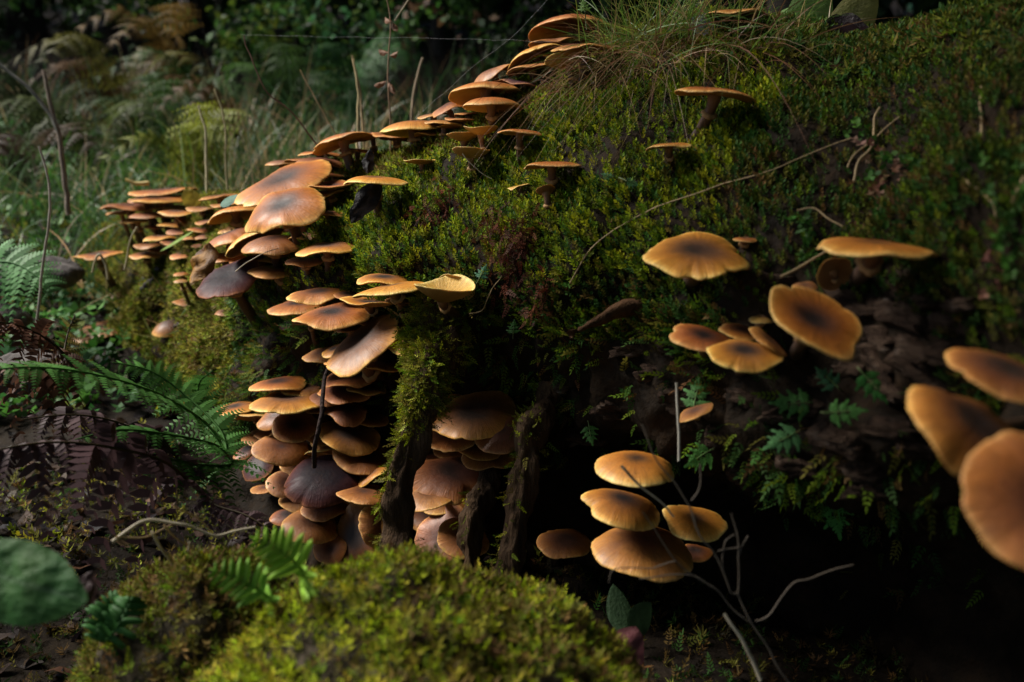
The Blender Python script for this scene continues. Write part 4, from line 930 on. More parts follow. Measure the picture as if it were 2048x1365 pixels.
stalk('straw', 'thin straw crossing the blackish purple mushroom and the reddish one', 'straw', PL([(470, 545), (500, 522), (525, 508), (556, 498)], 1.2), .0007, .0004, PALE)
stalk('straw', 'short tan straw sticking out left of the long wavy golden mushroom', 'straw', PL([(1562, 555), (1605, 530), (1652, 503)], .74), .0011, .0008, TAN)
for lab, l, r in (('long arched pale straw over the dark ground left of the hollow', [(222, 1082), (253, 1062), (283, 1045), (313, 1040), (367, 1048), (393, 1057), (430, 1070), (467, 1063), (512, 1055)], .0012),
        ('straight pale straw leaning onto the small olive stone', [(305, 1062), (330, 1107), (382, 1167)], .0012), ('short upright pale straw on the small olive stone', [(377, 1087), (377, 1117), (368, 1158)], .0009),
        ('pale straw lying flat on top of the small olive stone', [(383, 1166), (417, 1158), (457, 1168)], .0011), ('pale straw slanting down left of the small olive stone', [(325, 1180), (293, 1223), (260, 1272)], .0011),
        ('thin brown straw arching over the long pale one', [(348, 1013), (393, 1035), (425, 1065)], .0008), ('thin tan straw crossing under the arched pale one', [(230, 1073), (283, 1075), (310, 1066), (350, 1047)], .0007), ('thin tan straw running down to the small olive stone', [(330, 1050), (365, 1085), (412, 1108)], .0007)):
    stalk('straw', lab, 'straw', PL(l, .74, .78), r, r * .7, PALE if r > .0008 else TAN)
tw = stalk('twig', 'dark knobbly twig hanging in front of the crowded mushrooms', 'twig', [P(657, 728, 1.13), P(650, 765, 1.10), P(643, 830, 1.07), P(633, 880, 1.07), P(627, 935, 1.09)], .0020, .0028, (.03, .02, .02), mat=M_TWIG, seg=8, n=50)
stalk('straw', 'thin straw standing over the pale fan shaped mushroom', 'straw', PL([(925, 308), (938, 325), (960, 345), (985, 360)], 1.06), .0006, .0004, PALE)
for lab, l, r in (('hair thin straw curving through the moss below the curled yellow mushroom', [(940, 630), (965, 622), (985, 580), (1005, 555)], .0006), ('bent brown straw above the long wavy golden mushroom', [(1580, 428), (1615, 425), (1640, 445), (1665, 460)], .0008),
        ('arched dry grass stem in the moss right of the long straw', [(1690, 370), (1700, 330), (1725, 300), (1730, 250), (1745, 225)], .0012), ('pale curled grass stem beside the arched dry one', [(1678, 345), (1690, 320), (1720, 295), (1760, 260), (1780, 245)], .0008),
        ('brown stem standing in the dark moss near the right end', [(1932, 290), (1934, 240), (1936, 188)], .0010), ('brown bent stem over tiny leaves near the right end', [(1905, 370), (1930, 390), (1955, 420), (1960, 450)], .0009), ('dull stem slanting through the dark moss at the right end', [(1990, 430), (2010, 380), (2040, 330), (2060, 300)], .0012)):
    hp = [hit(x, y)[0] - FWD * .02 for x, y in l]; stalk('straw', lab, 'straw', hp, r, r * .7, TAN)

# spider threads
stalk('spider_thread', 'fine spider thread stretched level across the background to the crest', 'thread', PL([(480, 70), (700, 74), (900, 78), (1110, 84)], 1.35, 1.15), .00006, .00006, mat=M_SILK, seg=4)
stalk('spider_thread', 'fine spider thread slanting from the crest mushrooms to the grass', 'thread', PL([(845, 225), (950, 130), (1040, 60), (1110, -20)], 1.22), .00006, .00006, mat=M_SILK, seg=4)

# water drops on the grass
def drop(px, py, d, r):
    th = np.linspace(0, 2 * math.pi, 12, endpoint=False); zz = np.linspace(0, 1, 9)
    rows = [np.stack([r * math.sin(math.pi * z) ** .9 * (1 - .35 * z) * np.cos(th), r * math.sin(math.pi * z) ** .9 * (1 - .35 * z) * np.sin(th), np.full(12, (z - .5) * 2.3 * r)], -1) for z in zz]
    tag(obj('water_drop', mesh('water_drop', np.concatenate(rows), [gridfaces(9, 12, True)], M_DROP), None, P(px, py, d)), 'tiny clear water drop hanging among the grass blades of the crest', 'drop', 'water drops on the grass')
for x, y in ((1346, 121), (1290, 66), (1184, 164), (1083, 166), (1254, 232), (1213, 246), (1326, 26), (1176, 132), (1356, 50), (1273, 92)): drop(x, y, 1.0, .0017)

# feather lobed herb leaves on the log
def herb(px, py, size, rot, label, d=None, off=.02, color=(.065, .19, .04), stempx=None, face=(0, -.75, .55), group='lobed herb leaves on the log'):
    h = hit(px, py); dd_ = (h[2] - off) if d is None else d; c = P(px, py, dd_); S = size / FPX * dd_
    r = random.Random(px + py); n = nrm(np.array(face) + [r.uniform(-.3, .3), 0, r.uniform(-.2, .2)])
    a = math.radians(rot); u0 = nrm(np.cross([0, 1.0, 0], n)); v0 = np.cross(n, u0)
    if v0[2] < 0: v0 = -v0
    ax_ = u0 * math.cos(a) + v0 * math.sin(a); sd_ = nrm(np.cross(ax_, n))
    bs = c - ax_ * S * .45
    root = thing('herb_plant', label, 'plant', bs, group)
    sp_pts = PL(stempx, dd_ + .0) + [bs] if stempx else [h[0] - ax_ * .01, (h[0] + bs) / 2 - ax_ * .01, bs]
    stalk('stem', None, None, [np.asarray(x) for x in sp_pts], .0008, .0006, (.10, .13, .05), parent=root, n=14)
    stalk('midrib', None, None, [bs, bs + ax_ * S * .3, bs + ax_ * S * .6], .0006, .0004, (.10, .18, .05), parent=root, n=6)
    def leaflet(o, d1, ln):
        mb = MB(); s1 = nrm(np.cross(d1, n)); n1_ = np.cross(s1, d1)
        lobes = [(.0, 0, .0)] 
        items = [(.95, 0.0, .42)] + [(f, sg * an, l) for f, an, l in ((.15, 1.1, .26), (.36, 1.0, .34), (.58, .85, .32), (.78, .65, .24)) for sg in (-1, 1)]
        for f, an, l in items:
            b = o + d1 * ln * (f * .62); dl = d1 * math.cos(an) + s1 * math.sin(an); sl_ = nrm(np.cross(dl, n1_))
            ll = ln * l * r.uniform(.9, 1.15); wl = ll * .42; zc = -.18 * ll * n1_
            mb.add([b - dl * ll * .15, b + dl * ll * .3 + sl_ * wl * .5, b + dl * ll * .75 + sl_ * wl * .42 + zc * .5, b + dl * ll + zc, b + dl * ll * .75 - sl_ * wl * .42 + zc * .5, b + dl * ll * .3 - sl_ * wl * .5, b + dl * ll * .45 + n1_ * ll * .03],
                   [(0, 1, 6), (1, 2, 6), (2, 3, 6), (3, 4, 6), (4, 5, 6), (5, 0, 6)], [*(np.array(color) * r.uniform(.85, 1.15)), 1])
        obj('leaflet', mb.mesh('leaflet', M_LEAF, bs), root)
    leaflet(bs + ax_ * S * .56, ax_, S * .46)
    for f, an, l in ((.14, 1.2, .46), (.36, 1.05, .42), (.56, .9, .32)):
        for sg in (-1, 1):
            d1 = nrm(ax_ * math.cos(an) + sd_ * sg * math.sin(an) - n * .12); leaflet(bs + ax_ * S * f, d1, S * l)
herb(1393, 788, 76, 60, 'green lobed leaf above the curled pale mushroom', color=(.09, .24, .06))
herb(1180, 868, 46, -90, 'small green lobed leaf on bare wood above the honey brown mushroom')
herb(1400, 915, 74, -120, 'bright green lobed leaf just right of the honey brown mushroom', off=.05, color=(.12, .33, .07))
herb(1585, 806, 84, 160, 'dark green lobed leaf, upper of a pair left of bare bark')
herb(1568, 878, 84, 200, 'pale bluish green lobed leaf, lower of a pair left of bare bark', off=.04, color=(.09, .24, .08))
herb(1690, 824, 78, -20, 'green lobed leaf beside bare bark on a level stem')
herb(1748, 772, 84, -55, 'narrow green lobed leaf hanging over bare bark', color=(.05, .20, .04))
herb(1655, 757, 60, 120, 'dim lobed leaf under the big spreading orange mushroom', color=(.04, .12, .05))
herb(1668, 1022, 104, -95, 'bright lobed leaf hanging on a long pale stem over the dark hollow', off=.03, stempx=[(1612, 890), (1632, 925), (1650, 960), (1663, 985)], color=(.08, .28, .05))
herb(1027, 655, 36, 80, 'tiny lobed leaf on the shaded moss between the two mushroom groups')
herb(965, 545, 36, 60, 'tiny leaf on the moss right of the curled yellow mushroom', color=(.06, .20, .10))
herb(1075, 850, 44, -60, 'small lobed leaf against the bare root', color=(.06, .17, .07))
herb(740, 428, 60, 190, 'ferny green leaf at the foot of the honey coloured mushroom', color=(.07, .17, .09))
herb(1265, 366, 30, 10, 'tiny pale three part leaf alone in the bright moss', color=(.16, .36, .16))
herb(1215, 352, 26, 170, 'tiny pale leaf in the moss below the lone yellow orange mushroom', color=(.14, .33, .14))
herb(1168, 12, 34, 90, 'small upright green sprig above the topmost mushroom', d=1.12, color=(.14, .26, .06), stempx=[(1172, 60), (1170, 35)])
herb(1720, 90, 60, 30, 'bluish green leaf on the crest in front of a dark curled leaf', color=(.05, .17, .09))
herb(1850, 20, 80, 20, 'bluish green leaf spray on the crest near the right end', color=(.05, .17, .09))

# tiny leaved creepers over the right of the log
mb = MB()
def creeper(l, n, cols=((.06, .15, .022), (.035, .095, .016))):
    h = np.array([hit(x, y)[0] - FWD * .010 for x, y in l]); pth = crom(h, n) + rng.normal(0, .004, (n, 3))
    scatter(mb, T_SPROUT, pth, np.tile([0, -.8, .6], (n, 1)) + rng.normal(0, .4, (n, 3)), rng.uniform(.006, .011, n), palette(n, cols, [1] * len(cols)))
for l, n in (([(1760, 330), (1750, 345), (1745, 370), (1760, 400)], 14), ([(1910, 300), (1905, 340), (1895, 380), (1890, 420), (1888, 470), (1880, 540)], 34), ([(1960, 330), (1955, 370), (1965, 410)], 14), ([(2020, 330), (2010, 380), (2005, 430), (2000, 500), (2010, 560)], 40),
        ([(2040, 380), (2030, 430), (2040, 470)], 24), ([(1800, 290), (1810, 330), (1830, 350)], 16), ([(1610, 480), (1600, 500), (1610, 530)], 12), ([(1690, 260), (1720, 280), (1740, 300)], 14), ([(1590, 440), (1600, 450), (1606, 462)], 8), ([(1840, 240), (1870, 255), (1900, 250)], 12)): creeper(l, n)
for l, n in (([(1740, 370), (1750, 400), (1760, 430)], 14), ([(1795, 330), (1800, 380), (1805, 440)], 18), ([(1720, 300), (1735, 320)], 8), ([(1960, 480), (1970, 530), (1985, 570)], 12)): creeper(l, n, ((.17, .07, .05), (.22, .12, .07)))
tag(obj('creeping_herb', mb.mesh('creeping_herb', M_LEAF)), 'tiny round leaved creeper trailing over the dark moss at the right end', 'creeper', kind='stuff')

# single leaves
oneleaf('dead_leaf', 'black shrivelled leaf hanging beside the honey coloured mushroom', 'leaf', P(762, 366, 1.10), P(700, 446, 1.09), [.5, -.8, .2], .024, (.012, .010, .011), crump=.22, curl=.2, seed=3)
oneleaf('dead_leaf', 'small black shrivelled leaf standing behind the honey coloured mushroom', 'leaf', P(735, 348, 1.16), P(742, 298, 1.16), [.3, -.8, .1], .014, (.014, .011, .011), crump=.2, curl=.4, seed=5)
oneleaf('dead_leaf', 'yellow brown rotting leaf hanging left of the blackish purple mushroom', 'leaf', P(420, 488, 1.24), P(384, 568, 1.22), [-.3, -.9, .2], .034, (.36, .17, .02), crump=.2, curl=.2, seed=8, col2=(.12, .05, .012))
oneleaf('yellow_leaf', 'yellow leaf stuck up beside the bright orange far mushrooms', 'leaf', P(392, 420, 1.75), P(372, 375, 1.75), [0, -.9, .2], .03, (.42, .33, .05), crump=.12, seed=12)
oneleaf('green_leaf', 'blue green leaf tip lying over the big mushroom with orange gills', 'leaf', P(440, 412, 1.36), P(478, 390, 1.36), [0, -.5, .8], .02, (.08, .20, .14), seed=13)
oneleaf('grass_blade', 'wide bright green grass blade bent over the far stack', 'grass', P(320, 503, 1.72), P(388, 462, 1.68), [0, -.6, .8], .010, (.20, .33, .04), seed=14, point=1.0)
oneleaf('green_leaf', 'large round green crinkled leaf over the dark ground beside the stones', 'leaf', P(-130, 1120, .60), P(152, 1200, .57), [-.1, -.88, .45], .046, (.035, .115, .03), curl=.12, crump=.035, teeth=.07, veins=.010, nu=60, nv=34, point=1.15, droop=.10, col2=(.05, .13, .03))
oneleaf('green_leaf', 'broad green leaf standing behind the grass tuft, beside a pale trunk', 'leaf', P(1600, 110, 1.20), P(1640, -60, 1.17), [-.3, -.9, .3], .052, (.10, .17, .04), teeth=.08, veins=.010, nu=26, nv=12, seed=21)
oneleaf('green_leaf', 'green leaf bent to the left behind the grass tuft', 'leaf', P(1610, 10, 1.22), P(1535, 60, 1.20), [0, -.5, .9], .03, (.13, .22, .07), teeth=.06, nu=20, seed=22)
oneleaf('green_leaf', 'olive green leaf leaning right behind the dark curled leaf on the crest', 'leaf', P(1665, 110, 1.18), P(1752, -40, 1.14), [-.2, -.9, .3], .048, (.13, .13, .035), teeth=.08, veins=.010, nu=26, nv=12, seed=23)
oneleaf('dead_leaf', 'dark curled dead leaf lying on the crest below two green leaves', 'leaf', P(1640, 78, 1.02), P(1738, 58, 1.0), [0, -.55, .8], .028, (.022, .014, .016), crump=.15, curl=-.5, seed=24)
oneleaf('dead_leaf', 'grey dead leaf propped in the grass tuft', 'leaf', P(1428, 28, 1.04), P(1396, 68, 1.02), [-.2, -.9, .3], .036, (.16, .17, .18), crump=.1, seed=25)
oneleaf('dead_leaf', 'purplish red dead leaf at the foot of the round stone', 'leaf', P(1235, 1345, .78), P(1272, 1255, .80), [.2, -.9, .4], .034, (.17, .06, .065), crump=.10, seed=26, nu=18)
oneleaf('green_leaf', 'dim green oval leaf standing in the black hollow', 'leaf', P(1250, 1270, .92), P(1226, 1168, .95), [.2, -.95, .2], .024, (.03, .06, .025), seed=27)
oneleaf('green_leaf', 'dim green oval leaf leaning right in the black hollow', 'leaf', P(1262, 1268, .92), P(1302, 1205, .95), [.3, -.9, .3], .026, (.03, .06, .025), seed=28)
oneleaf('dead_leaf', 'dark brown curled leaf on the ground left of the small olive stone', 'leaf', P(162, 1205, .66), P(188, 1145, .68), [.4, -.8, .4], .020, (.05, .03, .03), crump=.2, curl=.5, seed=29)
for i, (x, y, x2, y2, c) in enumerate(((270, 575, 320, 560, (.02, .014, .02)), (285, 600, 310, 575, (.03, .02, .02)), (300, 620, 280, 590, (.04, .03, .045)), (320, 680, 360, 672, (.035, .02, .015)), (350, 705, 395, 695, (.025, .018, .02)), (300, 665, 276, 680, (.05, .025, .02)))):
    hb = hit(x, y)[0] + [0, 0, .012]; ht = hit(x2, y2)[0] + [0, 0, .02]
    oneleaf('dead_leaf', ('black rotting leaf uppermost on the ground between moss and log end', 'small brown black leaf just under the uppermost rotting one', 'bluish black rotting leaf below the two upper rotting ones', 'brown rotting leaf right beside the dull rounded ground mushroom', 'black rotting leaf lowest under the dull rounded ground mushroom', 'reddish rotting leaf left of the dull rounded ground mushroom')[i], 'leaf', hb, ht, [0, -.5, .9], .03, c, crump=.2, curl=.2, seed=40 + i, group='rotting leaves on the ground')

# ------------------------------------------------------------------ ferns
def frond(root, path, plen, npin, color, normal=(0, -.3, 1), droop=.35, npn=9, dead=False, lobes=False, split=True, n=40, jit=.12, name='frond'):
    B = np.array(root.location); path = crom(np.array(path), n); T = nrm(np.gradient(path, axis=0))
    V, F = tube(path, np.linspace(.0016, .0006, n), 6); c = np.tile([*(np.array((.05, .035, .015)) if dead else np.array(color) * .8), 1], (len(V), 1))
    fo = obj(name, mesh(name, V - B, [F], M_FERN, {'col': c}), root)
    allmb = MB()
    for i in range(npin):
        f = .10 + .88 * i / npin; k = f * (n - 1); a = int(k); o = path[a] + (path[min(a + 1, n - 1)] - path[a]) * (k - a); t = T[a]
        env = math.sin(math.pi * min(1, .22 + f * .78)) ** .8 + .05
        s_ = nrm(np.cross(t, np.asarray(normal, float))); nn = np.cross(s_, t)
        for sg in (-1, 1):
            Lp = plen * env * random.uniform(1 - jit - .35 * dead, 1 + jit)
            d = nrm(s_ * sg * .92 + t * (.38 + random.uniform(-.1, .1)) + nn * random.uniform(-.2, .2) * (1 + 3 * dead) + t * dead * random.uniform(-.4, .4))
            mb = MB(); cl = np.array(color) * random.uniform(.75, 1.25)
            q_ = np.linspace(0, 1, npn + 1)
            mid_ = o + d * (Lp * q_)[:, None] + np.array([0, 0, -1.0]) * (droop * Lp * q_ ** 1.7)[:, None] * (1 + dead * random.uniform(0, 1.2))
            s2 = nrm(np.cross(d, nn)); n2 = np.cross(s2, d)
            if lobes:
                w_ = Lp * .16 * np.sin(np.pi * (.12 + .88 * q_ ** .8)) ** .6
                VV = np.stack([mid_ - s2 * w_[:, None], mid_ + n2 * .004, mid_ + s2 * w_[:, None]], 1).reshape(-1, 3)
                mb.add(VV, gridfaces(npn + 1, 3), [*cl, 1])
            else:
                for j in range(npn):
                    b = mid_[j]; tt = nrm(mid_[min(j + 1, npn)] - mid_[max(j - 1, 0)]); pl = Lp * .24 * (1 - q_[j]) ** .75 + Lp * .03
                    for s3 in (-1, 1):
                        dl = nrm(s2 * s3 * .85 + tt * .5 - n2 * (.15 + .3 * dead)); sl_ = tt
                        mb.add([b - sl_ * pl * .05, b + dl * pl * .5 - sl_ * pl * .22, b + dl * pl, b + dl * pl * .55 + sl_ * pl * .24, b + sl_ * pl * .28], [(0, 1, 2, 3, 4)], [*(cl * random.uniform(.85, 1.15)), 1])
            if split: obj('leaflet', mb.mesh('leaflet', M_FERN, B, smooth=False), fo)
            else:
                for vv_, ff in zip(mb.v, [x for k_ in mb.f for x in mb.f[k_]]): pass
                VV = np.concatenate(mb.v); K_ = list(mb.f)[0]; allmb.add(VV, np.concatenate(mb.f[K_]), np.concatenate(mb.a))
    if not split:
        ob = obj('leaflets', allmb.mesh('leaflets', M_FERN, B, smooth=False), fo); ob['kind'] = 'stuff'
    return fo
FG = (.075, .20, .04); FG2 = (.045, .13, .025); FD = (.075, .042, .045); FDB = (.11, .05, .03)
f1 = thing('fern', 'green fern with a long frond arching left over dead brown fronds', 'fern', P(455, 915, 1.12))
frond(f1, [P(455, 915, 1.12), P(420, 855, 1.08), P(340, 800, 1.02), P(262, 768, .97), P(150, 742, .92), P(40, 735, .88), P(-70, 750, .86)], .044, 22, FG, normal=(.05, -.55, 1), droop=.25)
frond(f1, [P(455, 915, 1.12), P(440, 860, 1.14), P(370, 790, 1.16), P(300, 742, 1.15), P(225, 725, 1.13)], .042, 15, FG, normal=(.1, -.5, 1), droop=.3)
frond(f1, [P(455, 915, 1.12), P(430, 850, 1.2), P(400, 800, 1.22), P(400, 765, 1.22), P(425, 742, 1.2)], .036, 11, FG2, normal=(.6, -.6, .4), droop=.1)
frond(f1, [P(455, 915, 1.12), P(430, 890, 1.06), P(340, 870, 1.0), P(240, 860, .96), P(150, 880, .92)], .042, 15, FG2, normal=(0, -.4, 1), droop=.5)
frond(f1, [P(455, 915, 1.12), P(460, 930, 1.06), P(400, 930, 1.02), P(330, 920, .98), P(270, 950, .95)], .05, 12, FG2, normal=(0, -.4, 1), droop=.6)
f2 = thing('fern', 'withered purple brown fern with leaflets hanging over the dark ground', 'fern', P(400, 985, 1.0))
frond(f2, [P(400, 985, 1.0), P(330, 925, .93), P(220, 895, .88), P(110, 885, .85), P(0, 900, .82), P(-70, 930, .80)], .085, 15, FD, normal=(0, -.7, .8), droop=.75, dead=True, npn=11)
frond(f2, [P(400, 985, 1.0), P(340, 900, 1.0), P(250, 850, .98), P(150, 830, .95), P(40, 840, .93)], .07, 14, FD, normal=(0, -.6, .8), droop=.7, dead=True, npn=10)
frond(f2, [P(400, 985, 1.0), P(430, 1010, .98), P(490, 1030, .96), P(540, 1060, .95)], .045, 10, FD, normal=(0, -.5, .9), droop=.5, dead=True)
f3 = thing('fern', 'shrivelled rust brown fern lying over stones beside the far moss', 'fern', P(160, 760, 1.1))
frond(f3, [P(160, 760, 1.1), P(120, 700, 1.1), P(60, 660, 1.08), P(0, 645, 1.05), P(-60, 650, 1.05)], .06, 14, FDB, normal=(0, -.5, .9), droop=.5, dead=True)
frond(f3, [P(160, 760, 1.1), P(130, 720, 1.15), P(135, 670, 1.18), P(150, 630, 1.2)], .035, 10, (.14, .12, .03), normal=(.6, -.6, .4), droop=.1, dead=True)
frond(f3, [P(160, 760, 1.1), P(90, 740, 1.05), P(20, 730, 1.0), P(-50, 770, .98)], .07, 12, FDB, normal=(0, -.5, .9), droop=.7, dead=True)
f4 = thing('fern', 'small light green fern leaves sprouting from the round stone', 'fern', P(610, 1190, .66))
frond(f4, [P(610, 1190, .66), P(610, 1150, .645), P(575, 1112, .64), P(540, 1090, .64), P(500, 1074, .64)], .017, 10, (.28, .50, .05), normal=(-.35, -.6, .7), droop=0, lobes=True)
frond(f4, [P(560, 1220, .68), P(530, 1190, .665), P(490, 1165, .66), P(452, 1150, .66), P(418, 1138, .66)], .015, 9, (.19, .38, .05), normal=(-.35, -.6, .7), droop=0, lobes=True)
f5 = thing('fern', 'blurred green fern reaching in beside grey stones on the far bank', 'fern', P(-90, 560, 1.55))
frond(f5, [P(-90, 560, 1.55), P(-40, 530, 1.5), P(20, 525, 1.48), P(70, 550, 1.46), P(110, 590, 1.45)], .07, 14, (.10, .25, .08), normal=(0, -.8, .6), droop=.4)
f6 = thing('fern', 'small dark green fern plant low on the ground beside the olive stone', 'fern', P(215, 1290, .72))
frond(f6, [P(205, 1290, .72), P(210, 1250, .72), P(222, 1215, .72), P(240, 1195, .73)], .016, 9, (.04, .13, .03), normal=(.2, -.9, .4), droop=.1, lobes=True)
frond(f6, [P(205, 1290, .72), P(235, 1255, .70), P(255, 1215, .71), P(262, 1200, .72)], .014, 8, (.04, .12, .03), normal=(.2, -.9, .4), droop=.1, lobes=True)

# far ferns on the bank, each with its own fronds
def farfern(px, py, d, nf, Ls, color, label, lift=.55, spread=1.0, az0=None):
    b = P(px, py, d); b[2] = gz(b[0], b[1]) - .01
    root = thing('fern', label, 'fern', b, 'ferns on the bank behind the log')
    for i in range(nf):
        az = random.uniform(0, 2 * math.pi) if az0 is None else az0 + random.uniform(-.7, .7)
        dr = np.array([math.cos(az) * spread, math.sin(az) * spread * .6 - .2, 0]); L_ = Ls * random.uniform(.75, 1.2)
        hgt = P(px, py, d)[2] - b[2] + random.uniform(-.04, .06)
        pts = [b, b + dr * L_ * .15 + [0, 0, hgt * .7], b + dr * L_ * .5 + [0, 0, hgt], b + dr * L_ + [0, 0, hgt * .85 - .06]]
        frond(root, pts, L_ * .26, 13, np.array(color) * random.uniform(.5, .85), normal=(0, -.4, 1), droop=.3, npn=6, split=False, n=24)
YG = (.30, .34, .04); BR = (.13, .065, .022); MG = (.06, .12, .03)
for i, (x, y, d, nf, Ls, c, lab) in enumerate([(400, 245, 2.5, 5, .30, YG, 'yellow green fern glowing behind the far mushroom stack'), (250, 110, 3.6, 4, .42, (.16, .15, .03), 'faded yellow fern high on the bank under brown fronds'), (330, 180, 3.4, 5, .45, MG, 'mid green fern in the middle of the bank'),
        (190, 230, 3.1, 4, .40, (.09, .12, .03), 'dull green fern low on the bank above the leafy patch'), (430, 120, 3.5, 4, .35, (.07, .16, .03), 'fresh green fern on the bank beside a tawny seed head'), (100, 160, 3.8, 4, .5, (.06, .08, .03), 'shaded fern behind two leaning bare stalks'),
        (360, 50, 4.2, 4, .4, (.20, .12, .03), 'tawny withered fern standing against the dark wood'), (480, 190, 3.2, 4, .35, BR, 'brown bracken patch behind the tall grass'), (230, 150, 3.9, 4, .45, BR, 'brown bracken on the bank below the faded yellow fern'),
        (40, 250, 3.0, 4, .4, (.10, .07, .05), 'dark withered fern on the shaded bank edge'), (580, 120, 4.0, 5, .45, MG, 'green fern at the foot of the leafy bushes'), (690, 95, 3.6, 5, .42, (.05, .13, .04), 'broad bluish green fern hanging behind the tall grass')]):
    farfern(x, y, d, nf, Ls, c, lab)

# ------------------------------------------------------------------ ground cover, moss and grass on the bank
n = 26000; x = rng.uniform(-2.6, 2.2, n); y = rng.uniform(1.1, 4.6, n) ; ok = (x < .15 * y + .2)
x, y = x[ok], y[ok]; p = np.stack([x, y, gz(x, y)], -1); f = fbm(p * 3.2, 3, 201); g = fbm(p * 7, 2, 207)
inside = np.array([B_LOG.find_nearest(Vector(v))[3] for v in p[::1]]) if False else None
mb = MB()
i = (f + .3 * g > .05) & (y < 2.7) & (x > -1.4)
scatter(mb, T_FINE, p[i], up + rng.normal(0, .4, (i.sum(), 3)), rng.uniform(.014, .030, i.sum()), palette(i.sum(), [YEL, LIME, OLIVE, GREEN], [.3, .25, .3, .15]))
tag(obj('ground_moss', mb.mesh('ground_moss', M_MOSS)), 'yellow green cushions of moss on the ground left of the log', 'moss', kind='stuff')
mb = MB(); i = (f + .3 * g < .35) & (y > 1.55)
p2 = p[i]; n = len(p2)
scatter(mb, T_SPROUT, p2 + [0, 0, .01], up + rng.normal(0, .45, (n, 3)), rng.uniform(.016, .036, n) * (1 + .1 * p2[:, 1]), palette(n, [(.07, .19, .03), (.04, .12, .03), (.10, .22, .08), (.14, .15, .03)], [.4, .3, .12, .18]))
tag(obj('ground_cover', mb.mesh('ground_cover', M_LEAF)), 'low green leafy herbs carpeting the bank behind the log', 'herbs', kind='stuff')
# dark litter and dull moss near the stones
n = 7000; x = rng.uniform(-.75, .42, n); y = rng.uniform(.5, 1.4, n); p = np.stack([x, y, gz(x, y)], -1); f = fbm(p * 8, 3, 231)
mb = MB(); i = (f > -.8)
p = p[i]; pk = rng.random(len(p)); cl = palette(len(p), [OLIVE, BROWN, DEEP, (.03, .025, .012)], [.2, .28, .27, .25]); dr = up + rng.normal(0, .8, p.shape)
for lo, hi, T, k_ in ((0, .4, T_STAR, 1.0), (.4, .7, T_FINE, 1.0), (.7, 1, T_BRANCH, 1.3)):
    i = (pk >= lo) & (pk < hi); scatter(mb, T, p[i], dr[i], rng.uniform(.008, .017, i.sum()) * k_, cl[i])
tag(obj('ground_moss', mb.mesh('ground_moss', M_MOSS)), 'dull dark moss and litter on the shaded ground around the stones', 'moss', kind='stuff')
# fallen leaf litter
T_LIT = []
for k in range(5):
    r = random.Random(k); u_ = np.linspace(0, 1, 5); w5 = np.array([.04, .34, .42, .26, .02])
    V_ = np.stack([np.stack([u_ - .5, sg * w5 * .5, .10 * np.sin(u_ * 5 + k) + abs(sg) * r.uniform(-.12, .2) * w5], -1) for sg in (-1, 0, 1)], 1).reshape(-1, 3)
    T_LIT.append((V_, gridfaces(5, 3)))
n = 3200; x = rng.uniform(-1.3, .05, n); y = rng.uniform(.45, 2.4, n); p = np.stack([x, y, gz(x, y) + .006], -1); mb = MB()
scatter(mb, T_LIT, p, up + rng.normal(0, .35, p.shape), rng.uniform(.018, .045, n), palette(n, [(.05, .026, .014), (.025, .014, .010), (.09, .05, .025), (.02, .015, .018)], [.35, .3, .15, .2]))
tag(obj('leaf_litter', mb.mesh('leaf_litter', M_LEAF)), 'dark rotting leaf litter strewn over the ground around the log', 'litter', kind='stuff')
# tall grass behind the log
mb = MB()
def meadow(x0, x1, y0, y1, n, L0, L1, cols, w, wd=.004, jit=.34, drp=.6):
    px_ = rng.uniform(x0, x1, n); d_ = rng.uniform(y0, y1, n); X_ = (px_ - 1024) / FPX * d_
    p = np.stack([X_, d_, gz(X_, d_)], -1); keep = fbm(p * 2.5, 2, 251) > -.35; p = p[keep]; n = len(p)
    blades(mb, p, np.array([0, 0, 1.0]) + rng.normal(0, jit, (n, 3)) * [1, 1, .2], rng.uniform(L0, L1, n), rng.uniform(.6, 1.3, n) * wd, rng.uniform(.1, 1, n) * drp, palette(n, cols, w), 6)
BG_ = (.055, .105, .04); 
meadow(380, 1000, 1.75, 3.2, 2400, .18, .42, [BG_, (.09, .15, .03), TAN, (.30, .22, .10)], [.42, .24, .22, .12], .0042)
meadow(-60, 420, 2.0, 3.4, 1300, .10, .30, [BG_, (.08, .17, .03), TAN], [.45, .42, .13], .0042)
meadow(300, 620, 1.75, 2.2, 420, .08, .22, [TAN, (.36, .33, .10), BG_], [.5, .3, .2], .003, .4, .6)
meadow(-100, 1300, 3.3, 5.5, 2200, .2, .5, [BG_, (.07, .14, .05), TAN, (.16, .08, .04)], [.45, .3, .12, .13], .006)
tag(obj('tall_grass', mb.mesh('tall_grass', M_GRASS)), 'tall bluish green grass with tan stems on the bank behind the log', 'grass', kind='stuff')
